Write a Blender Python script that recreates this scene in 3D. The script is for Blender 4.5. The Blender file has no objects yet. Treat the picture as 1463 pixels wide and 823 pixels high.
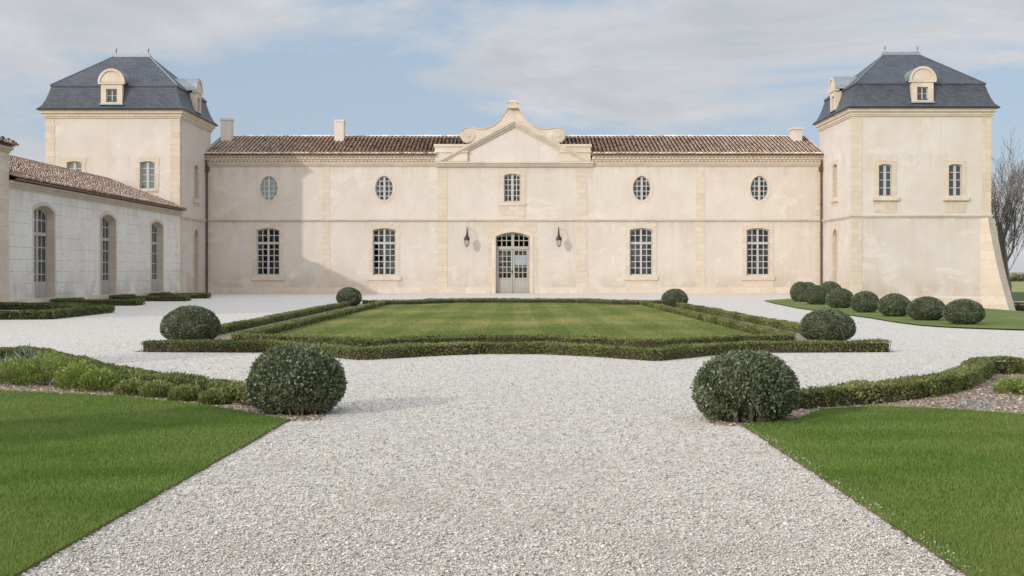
import bpy, math, random
import numpy as np
from mathutils import Vector, Matrix
from mathutils.geometry import tessellate_polygon
R = math.radians
random.seed(7); rng = np.random.default_rng(7)
scn = bpy.context.scene
C = scn.collection
H = 1.35                       # eye height, metres
F = 1850.0; CX = 733.0; HY = 388.0   # focal length and vanishing point of the survey, in photo pixels

# ------------------------------------------------------------------ materials
def new_mat(name):
    m = bpy.data.materials.new(name); m.use_nodes = True
    nt = m.node_tree; b = nt.nodes['Principled BSDF']
    return m, nt, b
def nd(nt, t, **kw):
    n = nt.nodes.new(t)
    for k, v in kw.items():
        if k in n.inputs: n.inputs[k].default_value = v
        else: setattr(n, k, v)
    return n
def ramp(nt, fac, stops):
    r = nt.nodes.new('ShaderNodeValToRGB'); e = r.color_ramp.elements
    while len(e) < len(stops): e.new(0.5)
    for el, (p, c) in zip(e, stops):
        el.position = p; el.color = (c[0], c[1], c[2], 1) if not isinstance(c, (int, float)) else (c, c, c, 1)
    nt.links.new(fac, r.inputs[0]); return r.outputs[0]
def noise(nt, vec, scale, detail=4, rough=.55, dist=0.0):
    n = nd(nt, 'ShaderNodeTexNoise', Scale=scale, Detail=detail, Roughness=rough, Distortion=dist)
    nt.links.new(vec, n.inputs['Vector']); return n.outputs['Fac']
def mix(nt, fac, a, b, mode='MIX'):
    n = nt.nodes.new('ShaderNodeMix'); n.data_type = 'RGBA'; n.blend_type = mode
    for sock, v in ((n.inputs[0], fac), (n.inputs[6], a), (n.inputs[7], b)):
        if isinstance(v, bpy.types.NodeSocket): nt.links.new(v, sock)
        elif isinstance(v, (int, float)): sock.default_value = v
        else: sock.default_value = (*v, 1)
    return n.outputs[2]
def pos(nt): return nt.nodes.new('ShaderNodeNewGeometry').outputs['Position']
def scaled(nt, vec, s):
    n = nd(nt, 'ShaderNodeVectorMath', operation='MULTIPLY'); n.inputs[1].default_value = s
    nt.links.new(vec, n.inputs[0]); return n.outputs[0]
def flatvec(nt):
    """(x+y, z, 0): runs along any wall that faces x or y"""
    s = nd(nt, 'ShaderNodeSeparateXYZ'); nt.links.new(pos(nt), s.inputs[0])
    a = nd(nt, 'ShaderNodeMath', operation='ADD'); nt.links.new(s.outputs[0], a.inputs[0]); nt.links.new(s.outputs[1], a.inputs[1])
    c = nd(nt, 'ShaderNodeCombineXYZ'); nt.links.new(a.outputs[0], c.inputs[0]); nt.links.new(s.outputs[2], c.inputs[1])
    return c.outputs[0], s
def bump(nt, b, h, strength, dist=.01):
    n = nd(nt, 'ShaderNodeBump', Strength=strength, Distance=dist)
    nt.links.new(h, n.inputs['Height']); nt.links.new(n.outputs[0], b.inputs['Normal'])
def setc(nt, b, c, rough=.9, spec=.3):
    if isinstance(c, bpy.types.NodeSocket): nt.links.new(c, b.inputs['Base Color'])
    else: b.inputs['Base Color'].default_value = (*c, 1)
    b.inputs['Roughness'].default_value = rough; b.inputs['Specular IOR Level'].default_value = spec

def m_plaster(name, c1, c2, c3, dirt, courses=False):
    m, nt, b = new_mat(name); p = pos(nt)
    col = mix(nt, ramp(nt, noise(nt, p, .55, 5, .6, .4), [(.35, 0), (.65, 1)]), c1, c2)
    col = mix(nt, ramp(nt, noise(nt, scaled(nt, p, (1, 1, .7)), 1.6, 5, .65, .6), [(.50, 0), (.66, .55)]), col, c3)
    col = mix(nt, ramp(nt, noise(nt, p, 14, 3, .7), [(.3, .0), (.8, .30)]), col, c2)
    fv, s = flatvec(nt)
    # rain streaks and rising damp at the foot of the wall
    st = ramp(nt, noise(nt, scaled(nt, p, (3, 3, .18)), 1.0, 4, .6), [(.55, 0), (.8, .35)])
    col = mix(nt, st, col, dirt)
    zm = nd(nt, 'ShaderNodeMapRange'); nt.links.new(s.outputs[2], zm.inputs[0])
    zm.inputs[1].default_value = .1; zm.inputs[2].default_value = 1.7; zm.inputs[3].default_value = .75; zm.inputs[4].default_value = 0
    mm = nd(nt, 'ShaderNodeMath', operation='MULTIPLY'); nt.links.new(zm.outputs[0], mm.inputs[0])
    nt.links.new(ramp(nt, noise(nt, p, .9, 5, .65), [(.40, 0), (.58, 1)]), mm.inputs[1])
    col = mix(nt, mm.outputs[0], col, dirt)
    col = mix(nt, ramp(nt, noise(nt, scaled(nt, p, (.8, .8, 1.3)), .62, 6, .62, .8), [(.60, 0), (.618, .38)]), col, tuple(min(.72, x * 1.14) for x in c2))
    col = mix(nt, ramp(nt, noise(nt, p, 3.2, 6, .7, 1.0), [(.58, 0), (.66, .35)]), col, c3)
    # run-off stains below the string course and the cornice
    for zt_, zl_ in ((4.42, 3.3), (7.75, 6.7)):
        z2 = nd(nt, 'ShaderNodeMapRange'); nt.links.new(s.outputs[2], z2.inputs[0])
        z2.inputs[1].default_value = zl_; z2.inputs[2].default_value = zt_; z2.inputs[3].default_value = 0; z2.inputs[4].default_value = .55
        lt = nd(nt, 'ShaderNodeMath', operation='LESS_THAN'); nt.links.new(s.outputs[2], lt.inputs[0]); lt.inputs[1].default_value = zt_ + .1
        m2 = nd(nt, 'ShaderNodeMath', operation='MULTIPLY'); nt.links.new(z2.outputs[0], m2.inputs[0]); nt.links.new(lt.outputs[0], m2.inputs[1])
        m3 = nd(nt, 'ShaderNodeMath', operation='MULTIPLY'); nt.links.new(m2.outputs[0], m3.inputs[0])
        nt.links.new(ramp(nt, noise(nt, scaled(nt, p, (2.2, 2.2, .12)), 1.0, 5, .65), [(.48, 0), (.7, 1)]), m3.inputs[1])
        col = mix(nt, m3.outputs[0], col, dirt)
    h = noise(nt, p, 22, 5, .7)
    if courses:
        br = nd(nt, 'ShaderNodeTexBrick', Scale=1.0); br.inputs['Brick Width'].default_value = 9.0; br.inputs['Row Height'].default_value = .46
        br.inputs['Mortar Size'].default_value = .014; br.inputs['Mortar Smooth'].default_value = .6
        wv = nd(nt, 'ShaderNodeVectorMath', operation='ADD'); nt.links.new(fv, wv.inputs[0])
        nw = nd(nt, 'ShaderNodeTexNoise', Scale=1.2); nt.links.new(p, nw.inputs['Vector'])
        nt.links.new(scaled(nt, nw.outputs['Color'], (.05, .05, .05)), wv.inputs[1])
        nt.links.new(wv.outputs[0], br.inputs['Vector'])
        mk = nd(nt, 'ShaderNodeMath', operation='MULTIPLY'); nt.links.new(br.outputs['Fac'], mk.inputs[0])
        nt.links.new(ramp(nt, noise(nt, p, .8, 3), [(.40, .05), (.6, .75)]), mk.inputs[1])
        col = mix(nt, mk.outputs[0], col, (dirt[0] * .6, dirt[1] * .6, dirt[2] * .6))
        sp = ramp(nt, noise(nt, scaled(nt, p, (1, 1, 3)), 1.9, 4, .6), [(.665, 0), (.70, .75)])
        col = mix(nt, sp, col, (.22, .205, .19))
    setc(nt, b, col, .95, .15); bump(nt, b, h, .5, .012)
    return m
def m_stone(name, c1, c2, c3, bw=.62, rh=.34, joint=(.30, .22, .14), jf=.6):
    m, nt, b = new_mat(name); fv, s = flatvec(nt); p = pos(nt)
    br = nd(nt, 'ShaderNodeTexBrick', Scale=1.0); br.inputs['Brick Width'].default_value = bw; br.inputs['Row Height'].default_value = rh
    br.inputs['Mortar Size'].default_value = .011; br.inputs['Mortar Smooth'].default_value = .3; br.inputs['Bias'].default_value = -.1
    br.inputs['Color1'].default_value = (*c1, 1); br.inputs['Color2'].default_value = (*c2, 1)
    br.inputs['Mortar'].default_value = (*[a * (1 - jf) + j * jf for a, j in zip(c1, joint)], 1)
    nt.links.new(fv, br.inputs['Vector'])
    col = mix(nt, ramp(nt, noise(nt, p, 1.3, 5, .65), [(.45, 0), (.72, .8)]), br.outputs['Color'], c3)
    col = mix(nt, ramp(nt, noise(nt, p, 9, 4, .7), [(.5, 0), (.8, .3)]), col, (.30, .24, .17))
    setc(nt, b, col, .92, .2); bump(nt, b, noise(nt, p, 18, 5, .7), .5, .012)
    return m
def m_plain(name, c, rough=.6, spec=.4, metal=0.0, var=.12, sc=6.0):
    m, nt, b = new_mat(name); p = pos(nt)
    f = ramp(nt, noise(nt, p, sc, 4, .6), [(.3, 0), (.7, 1)])
    col = mix(nt, f, tuple(x * (1 - var) for x in c), tuple(min(1, x * (1 + var)) for x in c))
    setc(nt, b, col, rough, spec); b.inputs['Metallic'].default_value = metal
    return m
def m_rnd(name, stops, rough=.85, spec=.25, transl=0.0, noisecol=None, bumpsc=None):
    """colour by a random value each tile / leaf / stone carries"""
    m, nt, b = new_mat(name)
    a = nd(nt, 'ShaderNodeAttribute', attribute_name='rnd')
    col = ramp(nt, a.outputs['Fac'], stops)
    if noisecol:
        sc, lo, hi, c = noisecol
        col = mix(nt, ramp(nt, noise(nt, pos(nt), sc, 4, .6), [(lo, 0), (hi, .8)]), col, c)
    setc(nt, b, col, rough, spec)
    if bumpsc: bump(nt, b, noise(nt, pos(nt), bumpsc, 3), .4, .01)
    if transl:
        t = nd(nt, 'ShaderNodeBsdfTranslucent'); nt.links.new(col, t.inputs['Color'])
        ms = nd(nt, 'ShaderNodeMixShader', Fac=transl); nt.links.new(b.outputs[0], ms.inputs[1]); nt.links.new(t.outputs[0], ms.inputs[2])
        nt.links.new(ms.outputs[0], nt.nodes['Material Output'].inputs['Surface'])
    return m

M = {}
M['plaster'] = m_plaster('cream_plaster', (.555, .487, .42), (.62, .555, .495), (.565, .47, .385), (.45, .355, .265))
M['plaster_pale'] = m_plaster('pale_plaster', (.57, .50, .447), (.63, .572, .528), (.57, .475, .40), (.48, .38, .295))
M['plaster_wing'] = m_plaster('weathered_limewash', (.68, .635, .585), (.78, .745, .70), (.62, .565, .50), (.47, .42, .36), True)
M['stone'] = m_stone('limestone', (.57, .47, .37), (.635, .55, .46), (.59, .51, .425), jf=.4)
M['stone_pale'] = m_stone('pale_limestone', (.61, .51, .42), (.67, .59, .50), (.56, .44, .335), .9, .5, jf=.35)
M['stone_grey'] = m_stone('weathered_limestone', (.55, .47, .385), (.60, .53, .445), (.45, .385, .32), 1.1, .6, jf=.3)
M['joinery'] = m_plain('grey_painted_wood', (.37, .35, .305), .5, .4, 0, .06)
M['joinery_light'] = m_plain('pale_painted_wood', (.44, .43, .40), .5, .4, 0, .05)
M['joinery_dark'] = m_plain('taupe_painted_wood', (.40, .385, .35), .55, .35, 0, .08)
M['zinc'] = m_plain('zinc', (.30, .32, .35), .45, .5, .5, .15)
M['copper'] = m_plain('brown_downpipe', (.10, .055, .04), .5, .5, .2, .2)
M['iron'] = m_plain('dark_iron', (.035, .034, .033), .5, .5, .3, .2)
M['interior'] = m_plain('dim_interior', (.16, .14, .12), .9, .1)
M['bark'] = m_plain('bark', (.17, .15, .135), .9, .2, 0, .35, 9)
M['soil'] = m_plain('edge_soil', (.16, .125, .085), .95, .1, 0, .3, 20)
M['twig'] = m_plain('shrub_twigs', (.12, .085, .07), .9, .1, 0, .35, 25)
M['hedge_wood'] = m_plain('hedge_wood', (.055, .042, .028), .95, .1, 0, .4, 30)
M['woods'] = m_plain('far_woods', (.16, .13, .12), .95, .1, 0, .3, .4)

def m_glass():
    m, nt, b = new_mat('old_window_glass')
    nt.nodes.remove(b)
    t = nd(nt, 'ShaderNodeBsdfTransparent'); t.inputs[0].default_value = (.62, .68, .68, 1)
    g = nd(nt, 'ShaderNodeBsdfGlossy'); g.inputs['Roughness'].default_value = .03
    fr = nd(nt, 'ShaderNodeFresnel'); fr.inputs['IOR'].default_value = 1.52
    bm = nd(nt, 'ShaderNodeBump', Strength=.15, Distance=.02); nt.links.new(noise(nt, pos(nt), 2.2, 2), bm.inputs['Height'])
    nt.links.new(bm.outputs[0], g.inputs['Normal']); nt.links.new(bm.outputs[0], fr.inputs['Normal'])
    ad = nd(nt, 'ShaderNodeMath', operation='ADD'); pv = nd(nt, 'ShaderNodeTexVoronoi', Scale=2.6); nt.links.new(flatvec(nt)[0], pv.inputs['Vector']); sp_ = nd(nt, 'ShaderNodeSeparateColor'); nt.links.new(pv.outputs['Color'], sp_.inputs[0])
    nt.links.new(ramp(nt, sp_.outputs[0], [(.4, .0), (1, .06)]), ad.inputs[1]); nt.links.new(fr.outputs[0], ad.inputs[0])
    ms = nd(nt, 'ShaderNodeMixShader'); nt.links.new(ad.outputs[0], ms.inputs[0])
    nt.links.new(t.outputs[0], ms.inputs[1]); nt.links.new(g.outputs[0], ms.inputs[2])
    nt.links.new(ms.outputs[0], nt.nodes['Material Output'].inputs['Surface'])
    return m
M['glass'] = m_glass()
def m_pane(name, col, spec):
    m, nt, b = new_mat(name); setc(nt, b, col, .06, spec)
    bump(nt, b, noise(nt, pos(nt), 2.2, 2), .12, .02); return m
M['glass_pale'] = m_pane('pale_glass', (.10, .125, .13), .8)  # grey-blue pane colour, paler than the dark glass
M['glass_dark'] = m_pane('dark_glass', (.022, .027, .028), .75)
M['lantern_glass'] = m_pane('lantern_glass', (.45, .44, .40), .6)

def m_slate():
    m, nt, b = new_mat('slate'); fv, s = flatvec(nt); p = pos(nt)
    br = nd(nt, 'ShaderNodeTexBrick', Scale=1.0); br.inputs['Brick Width'].default_value = .26; br.inputs['Row Height'].default_value = .125
    br.inputs['Mortar Size'].default_value = .012; br.inputs['Mortar Smooth'].default_value = .2
    br.inputs['Color1'].default_value = (.042, .048, .062, 1); br.inputs['Color2'].default_value = (.074, .083, .102, 1); br.inputs['Mortar'].default_value = (.035, .038, .046, 1)
    nt.links.new(fv, br.inputs['Vector'])
    col = mix(nt, ramp(nt, noise(nt, p, .9, 5, .65), [(.4, 0), (.75, .5)]), br.outputs['Color'], (.10, .108, .122))
    setc(nt, b, col, .5, .45)
    inv = nd(nt, 'ShaderNodeMath', operation='SUBTRACT'); inv.inputs[0].default_value = 1; nt.links.new(br.outputs['Fac'], inv.inputs[1])
    bump(nt, b, inv.outputs[0], .6, .02); return m
M['slate'] = m_slate()
M['tile'] = m_rnd('canal_tiles', [(0, (.32, .22, .165)), (.2, (.52, .37, .28)), (.4, (.64, .47, .37)), (.62, (.73, .57, .46)), (.8, (.79, .68, .58)), (.92, (.80, .73, .66)), (1, (.54, .49, .44))], .9, .2, 0, (5, .62, .78, (.22, .17, .14)), 25)
M['tile_shaded'] = m_rnd('shaded_canal_tiles', [(0, (.16, .10, .075)), (.2, (.30, .19, .14)), (.4, (.39, .26, .20)), (.62, (.47, .335, .265)), (.8, (.56, .45, .375)), (.92, (.64, .56, .49)), (1, (.40, .35, .31))], .9, .2, 0, (5, .62, .78, (.18, .14, .115)), 25)  # same canal tiles, darkened in colour for the wing slope turned from the sun
M['tile_flat'] = m_plain('tile_bed', (.26, .18, .14), .95, .1, 0, .3, 8)
M['tile_end_shade'] = m_plain('painted_tile_hollow', (.27, .20, .15), .95, .1, 0, .3, 8)  # paints the shade inside the open tile ends under the eaves
M['genoise'] = m_rnd('mortared_tiles', [(0, (.52, .41, .31)), (.5, (.62, .51, .41)), (1, (.70, .60, .50))], .9, .2)
M['leaf_ball'] = m_rnd('ball_leaves', [(0, (.055, .068, .032)), (.45, (.115, .138, .070)), (.8, (.18, .20, .115)), (1, (.27, .275, .18))], .42, .5, .15)
M['leaf_box'] = m_rnd('box_leaves', [(0, (.075, .095, .028)), (.45, (.16, .19, .055)), (.8, (.25, .275, .09)), (1, (.31, .26, .13))], .55, .35, .25)
M['leaf_far'] = m_rnd('wall_box_leaves', [(0, (.06, .085, .024)), (.6, (.125, .16, .042)), (1, (.20, .225, .075))], .55, .35, .25)
M['leaf_spurge'] = m_rnd('spurge_leaves', [(0, (.08, .12, .022)), (.5, (.19, .25, .05)), (1, (.34, .39, .11))], .55, .3, .3)
M['leaf_iris'] = m_rnd('iris_leaves', [(0, (.08, .11, .075)), (.6, (.15, .185, .135)), (1, (.25, .27, .21))], .5, .35, .2)
M['leaf_silver'] = m_rnd('silver_leaves', [(0, (.22, .27, .24)), (1, (.42, .47, .43))], .7, .2, .2)
M['blade'] = m_rnd('grass_blades', [(0, (.095, .16, .024)), (.5, (.16, .25, .042)), (.88, (.225, .31, .072)), (1, (.37, .37, .15))], .6, .25, .3, (.55, .44, .62, (.235, .285, .075)))
M['blade_mid'] = m_rnd('parterre_blades', [(0, (.12, .175, .042)), (.4, (.21, .25, .075)), (.7, (.33, .32, .12)), (1, (.48, .38, .19))], .7, .2, .25)
M['stones'] = m_rnd('gravel_stones', [(0, (.17, .15, .13)), (.10, (.33, .30, .27)), (.3, (.52, .48, .435)), (.7, (.64, .60, .545)), (.94, (.77, .735, .68)), (.985, (.58, .48, .37)), (1, (.5, .49, .52))], .85, .3, 0, (.9, .48, .72, (.47, .43, .38)))
M['chips'] = m_rnd('bark_chips', [(0, (.14, .09, .06)), (.5, (.33, .24, .17)), (.85, (.52, .42, .32)), (1, (.68, .60, .50))], .9, .15)

def m_gravel():
    m, nt, b = new_mat('white_gravel'); p = pos(nt)
    v = nd(nt, 'ShaderNodeTexVoronoi', Scale=34.0); nt.links.new(p, v.inputs['Vector'])
    bw = nd(nt, 'ShaderNodeSeparateColor'); nt.links.new(v.outputs['Color'], bw.inputs[0])
    col = ramp(nt, bw.outputs[0], [(0, (.27, .24, .21)), (.15, (.49, .45, .405)), (.5, (.63, .59, .54)), (.85, (.72, .68, .63)), (.97, (.65, .55, .44)), (1, (.57, .55, .54))])
    col = mix(nt, ramp(nt, noise(nt, p, .45, 5, .6, .3), [(.42, 0), (.7, .30)]), col, (.60, .575, .54))
    tr = nd(nt, 'ShaderNodeTexNoise', Scale=1.0, Detail=3.0); nt.links.new(scaled(nt, p, (.25, 2.4, 1)), tr.inputs['Vector'])
    col = mix(nt, ramp(nt, tr.outputs['Fac'], [(.55, 0), (.75, .22)]), col, (.52, .515, .51))
    v2 = nd(nt, 'ShaderNodeTexVoronoi', Scale=9.0); nt.links.new(p, v2.inputs['Vector'])
    b2 = nd(nt, 'ShaderNodeSeparateColor'); nt.links.new(v2.outputs['Color'], b2.inputs[0])
    col = mix(nt, ramp(nt, b2.outputs[1], [(0, .0), (1, .14)]), col, (.45, .44, .42))
    setc(nt, b, col, .95, .2)
    bump(nt, b, v.outputs['Distance'], .7, -.02); return m
M['gravel'] = m_gravel()
def m_lawn(name, c1, c2, c3, stripes=0.0, sc=60):
    m, nt, b = new_mat(name); p = pos(nt)
    f = ramp(nt, noise(nt, p, .35, 5, .6, .5), [(.38, 0), (.66, 1)])
    col = mix(nt, f, c1, c2)
    col = mix(nt, ramp(nt, noise(nt, scaled(nt, p, (1.0, .35, 1)), .8, 4, .6), [(.5, 0), (.72, .75)]), col, c3)
    if stripes:
        w = nd(nt, 'ShaderNodeTexWave', wave_type='BANDS', bands_direction='X', Scale=.30, Distortion=.6); nt.links.new(p, w.inputs['Vector'])
        col = mix(nt, ramp(nt, w.outputs['Fac'], [(.3, 0), (.7, stripes)]), col, c2)
    col = mix(nt, ramp(nt, noise(nt, p, sc, 4, .75), [(.35, .0), (.75, .6)]), col, tuple(x * .55 for x in c1))
    setc(nt, b, col, .9, .15); bump(nt, b, noise(nt, p, sc * 1.3, 4, .8), .9, .03); return m
M['lawn'] = m_lawn('mown_lawn', (.08, .14, .02), (.11, .17, .028), (.13, .18, .036), 0, 90)
M['lawn_mid'] = m_lawn('parterre_lawn', (.14, .18, .05), (.20, .23, .072), (.36, .31, .13), .7, 26)
M['bank'] = m_lawn('bank_grass', (.15, .20, .055), (.19, .235, .07), (.28, .25, .11), 0, 30)
M['field'] = m_lawn('field_grass', (.26, .30, .11), (.30, .33, .13), (.34, .33, .16), 0, 2)
M['dark_field'] = m_lawn('dark_pasture', (.055, .09, .03), (.075, .105, .04), (.09, .11, .045), 0, 3)
def m_mulch():
    m, nt, b = new_mat('mulch'); p = pos(nt)
    v = nd(nt, 'ShaderNodeTexVoronoi', Scale=38.0); nt.links.new(p, v.inputs['Vector'])
    s = nd(nt, 'ShaderNodeSeparateColor'); nt.links.new(v.outputs['Color'], s.inputs[0])
    col = ramp(nt, s.outputs[0], [(0, (.12, .085, .065)), (.5, (.26, .20, .155)), (.85, (.40, .33, .26)), (1, (.6, .53, .45))])
    setc(nt, b, col, .95, .1); bump(nt, b, v.outputs['Distance'], .8, -.02); return m
M['mulch'] = m_mulch()
M['earth'] = m_plain('earth_path', (.36, .28, .23), .95, .1, 0, .15, 2)

# ------------------------------------------------------------------ mesh helpers
def mesh_np(name, verts, faces, rnd=None, mat_idx=None, smooth=False):
    """faces: list of (n,k) integer arrays"""
    me = bpy.data.meshes.new(name)
    verts = np.asarray(verts, dtype=np.float32)
    me.vertices.add(len(verts)); me.vertices.foreach_set('co', verts.ravel())
    idx = np.concatenate([f.ravel() for f in faces]).astype(np.int32)
    tot = np.concatenate([np.full(len(f), f.shape[1], np.int32) for f in faces])
    st = np.concatenate([[0], np.cumsum(tot)[:-1]]).astype(np.int32)
    me.loops.add(len(idx)); me.loops.foreach_set('vertex_index', idx)
    me.polygons.add(len(tot)); me.polygons.foreach_set('loop_start', st)
    if mat_idx is not None: me.polygons.foreach_set('material_index', np.asarray(mat_idx, np.int32))
    me.update(calc_edges=True)
    if smooth: me.polygons.foreach_set('use_smooth', np.ones(len(tot), bool))
    if rnd is not None:
        a = me.attributes.new('rnd', 'FLOAT', 'FACE'); a.data.foreach_set('value', np.asarray(rnd, np.float32))
    me.validate()
    return me
def link(name, me, parent=None):
    o = bpy.data.objects.new(name, me); C.objects.link(o)
    if parent: o.parent = parent
    return o
def tag(o, label=None, cat=None, group=None, kind=None):
    if label: o['label'] = label
    if cat: o['category'] = cat
    if group: o['group'] = group
    if kind: o['kind'] = kind
    return o
def thing(name, label, cat, loc, group=None):
    o = bpy.data.objects.new(name, None); C.objects.link(o); o.location = loc; o.empty_display_size = .3
    return tag(o, label, cat, group)
def root_loc(o):
    p = Vector((0, 0, 0))
    while o: p = p + o.location; o = o.parent
    return p

class MB:
    """collects world-space faces and links them as ONE mesh object"""
    def __init__(s): s.v = []; s.f = []; s.r = []; s.m = []; s.cur = 0
    def add(s, vs, fs, rnd=None):
        n = len(s.v); s.v += [tuple(v) for v in vs]
        if rnd is None: rnd = random.random()
        for f in fs: s.f.append(tuple(i + n for i in f)); s.r.append(rnd); s.m.append(s.cur)
    def box(s, x0, x1, y0, y1, z0, z1, rnd=None):
        vs = [(x, y, z) for x in (x0, x1) for y in (y0, y1) for z in (z0, z1)]
        s.add(vs, [(0, 1, 3, 2), (4, 6, 7, 5), (0, 4, 5, 1), (2, 3, 7, 6), (0, 2, 6, 4), (1, 5, 7, 3)], rnd)
    def fbox(s, T, u0, u1, v0, v1, n0, n1):
        vs = [T(u, v, n) for u in (u0, u1) for v in (v0, v1) for n in (n0, n1)]
        s.add(vs, [(0, 1, 3, 2), (4, 6, 7, 5), (0, 4, 5, 1), (2, 3, 7, 6), (0, 2, 6, 4), (1, 5, 7, 3)])
    def sheet(s, T, outer, holes=(), n=0.0):
        loops = [[Vector((u, v, 0)) for u, v in outer]] + [[Vector((u, v, 0)) for u, v in h] for h in holes]
        tri = tessellate_polygon(loops)
        flat = [p for l in loops for p in l]
        s.add([T(p.x, p.y, n) for p in flat], tri)
    def band(s, T, poly, n0, n1):
        k = len(poly)
        s.add([T(u, v, n0) for u, v in poly] + [T(u, v, n1) for u, v in poly], [(i, (i + 1) % k, k + (i + 1) % k, k + i) for i in range(k)])
    def slab(s, T, outer, n0, n1, holes=()):
        """plate from depth n0 to n1 (outward), with holes and rims"""
        s.sheet(T, outer, holes, n1); s.band(T, outer, n0, n1)
        for h in holes: s.band(T, h, n0, n1)
    def solid(s, T, poly, n0, n1):
        s.sheet(T, poly, (), n1); s.sheet(T, poly, (), n0); s.band(T, poly, n0, n1)
    def tube(s, pts, rad, seg=6, cap=True, rnd=None):
        pts = [Vector(p) for p in pts]; rad = rad if isinstance(rad, (list, tuple)) else [rad] * len(pts)
        vs = []; a = None
        for i, p in enumerate(pts):
            d = (pts[min(i + 1, len(pts) - 1)] - pts[max(i - 1, 0)]).normalized()
            if a is None: a = d.orthogonal().normalized()
            else: a = (a - d * a.dot(d)).normalized() if (a - d * a.dot(d)).length > 1e-5 else d.orthogonal().normalized()
            b = d.cross(a)
            for k in range(seg):
                t = 2 * math.pi * k / seg; vs.append(p + (a * math.cos(t) + b * math.sin(t)) * rad[i])
        fs = []
        for i in range(len(pts) - 1):
            for k in range(seg):
                fs.append((i * seg + k, i * seg + (k + 1) % seg, (i + 1) * seg + (k + 1) % seg, (i + 1) * seg + k))
        if cap: fs += [tuple(range(seg - 1, -1, -1)), tuple(range((len(pts) - 1) * seg, len(pts) * seg))]
        s.add(vs, fs, rnd)
    def lathe(s, c, prof, seg=12):
        vs = [(c[0] + r * math.cos(2 * math.pi * k / seg), c[1] + r * math.sin(2 * math.pi * k / seg), c[2] + z) for r, z in prof for k in range(seg)]
        fs = [(i * seg + k, i * seg + (k + 1) % seg, (i + 1) * seg + (k + 1) % seg, (i + 1) * seg + k) for i in range(len(prof) - 1) for k in range(seg)]
        fs += [tuple(range(seg - 1, -1, -1)), tuple(range((len(prof) - 1) * seg, len(prof) * seg))]
        s.add(vs, fs)
    def ring(s, x0, x1, y0, y1, prof):
        """mitred moulding round a rectangle: prof = [(outset, z)...]"""
        n = len(prof); vs = []
        for o, z in prof: vs += [(x0 - o, y0 - o, z), (x1 + o, y0 - o, z), (x1 + o, y1 + o, z), (x0 - o, y1 + o, z)]
        s.add(vs, [(i * 4 + k, i * 4 + (k + 1) % 4, (i + 1) * 4 + (k + 1) % 4, (i + 1) * 4 + k) for i in range(n - 1) for k in range(4)])
    def build(s, name, mats, parent=None, smooth=False, normals=True):
        p = root_loc(parent) if parent else Vector((0, 0, 0))
        me = bpy.data.meshes.new(name)
        me.from_pydata([(x - p.x, y - p.y, z - p.z) for x, y, z in s.v], [], s.f)
        for m in (mats if isinstance(mats, (list, tuple)) else [mats]): me.materials.append(m)
        me.polygons.foreach_set('material_index', s.m)
        a = me.attributes.new('rnd', 'FLOAT', 'FACE'); a.data.foreach_set('value', s.r)
        if smooth: me.polygons.foreach_set('use_smooth', [True] * len(s.f))
        me.update()
        return link(name, me, parent)

def plane_y(Y):        # wall facing the viewer (-y): u = x, v = z, n = outward
    return lambda u, v, n=0.0: (u, Y - n, v)
def plane_x(X, s):     # wall facing +x (s=1) or -x (s=-1): u = y
    return lambda u, v, n=0.0: (X + s * n, u, v)
def plane_back(Y):
    return lambda u, v, n=0.0: (u, Y + n, v)

# ------------------------------------------------------------------ openings
def arch(cx, w, z0, z1, rise, n=10, grow=0.0):
    """rectangle with a segmental head, springing at z1-rise"""
    hw = w / 2 + grow; zs = z1 - rise; pts = [(cx - hw, z0 - grow), (cx + hw, z0 - grow)]
    for i in range(n + 1):
        t = i / n; u = hw - 2 * hw * t
        pts.append((cx + u, zs + (rise + grow * .9) * (1 - (u / hw) ** 2) + (grow * .1 if grow else 0)))
    return pts
def head(cx, w, z1, rise):
    return lambda u: z1 - rise + rise * max(0, 1 - ((u - cx) / (w / 2)) ** 2)
def oval(cx, cz, a, b, n=28): return [(cx + a * math.cos(2 * math.pi * i / n), cz + b * math.sin(2 * math.pi * i / n)) for i in range(n)]
def toothed(cx, hw, z0, z1, step=.34, amp=.05, left=True, right=True):
    """outline of a strip of alternating long and short blocks"""
    k = max(1, round((z1 - z0) / step)); st = (z1 - z0) / k; L = []; Rr = []
    for i in range(k):
        o = amp if i % 2 else -amp * .4
        o += random.uniform(-.015, .015)
        a, b = z0 + i * st, z0 + (i + 1) * st
        L += [(cx - hw - (o if left else 0), a), (cx - hw - (o if left else 0), b)]
        Rr += [(cx + hw + (o if right else 0), a), (cx + hw + (o if right else 0), b)]
    def dd(l):
        out = []
        for p in l:
            if not out or abs(p[0] - out[-1][0]) + abs(p[1] - out[-1][1]) > 1e-4: out.append(p)
        return out
    return dd(Rr) + dd(L)[::-1]

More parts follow.
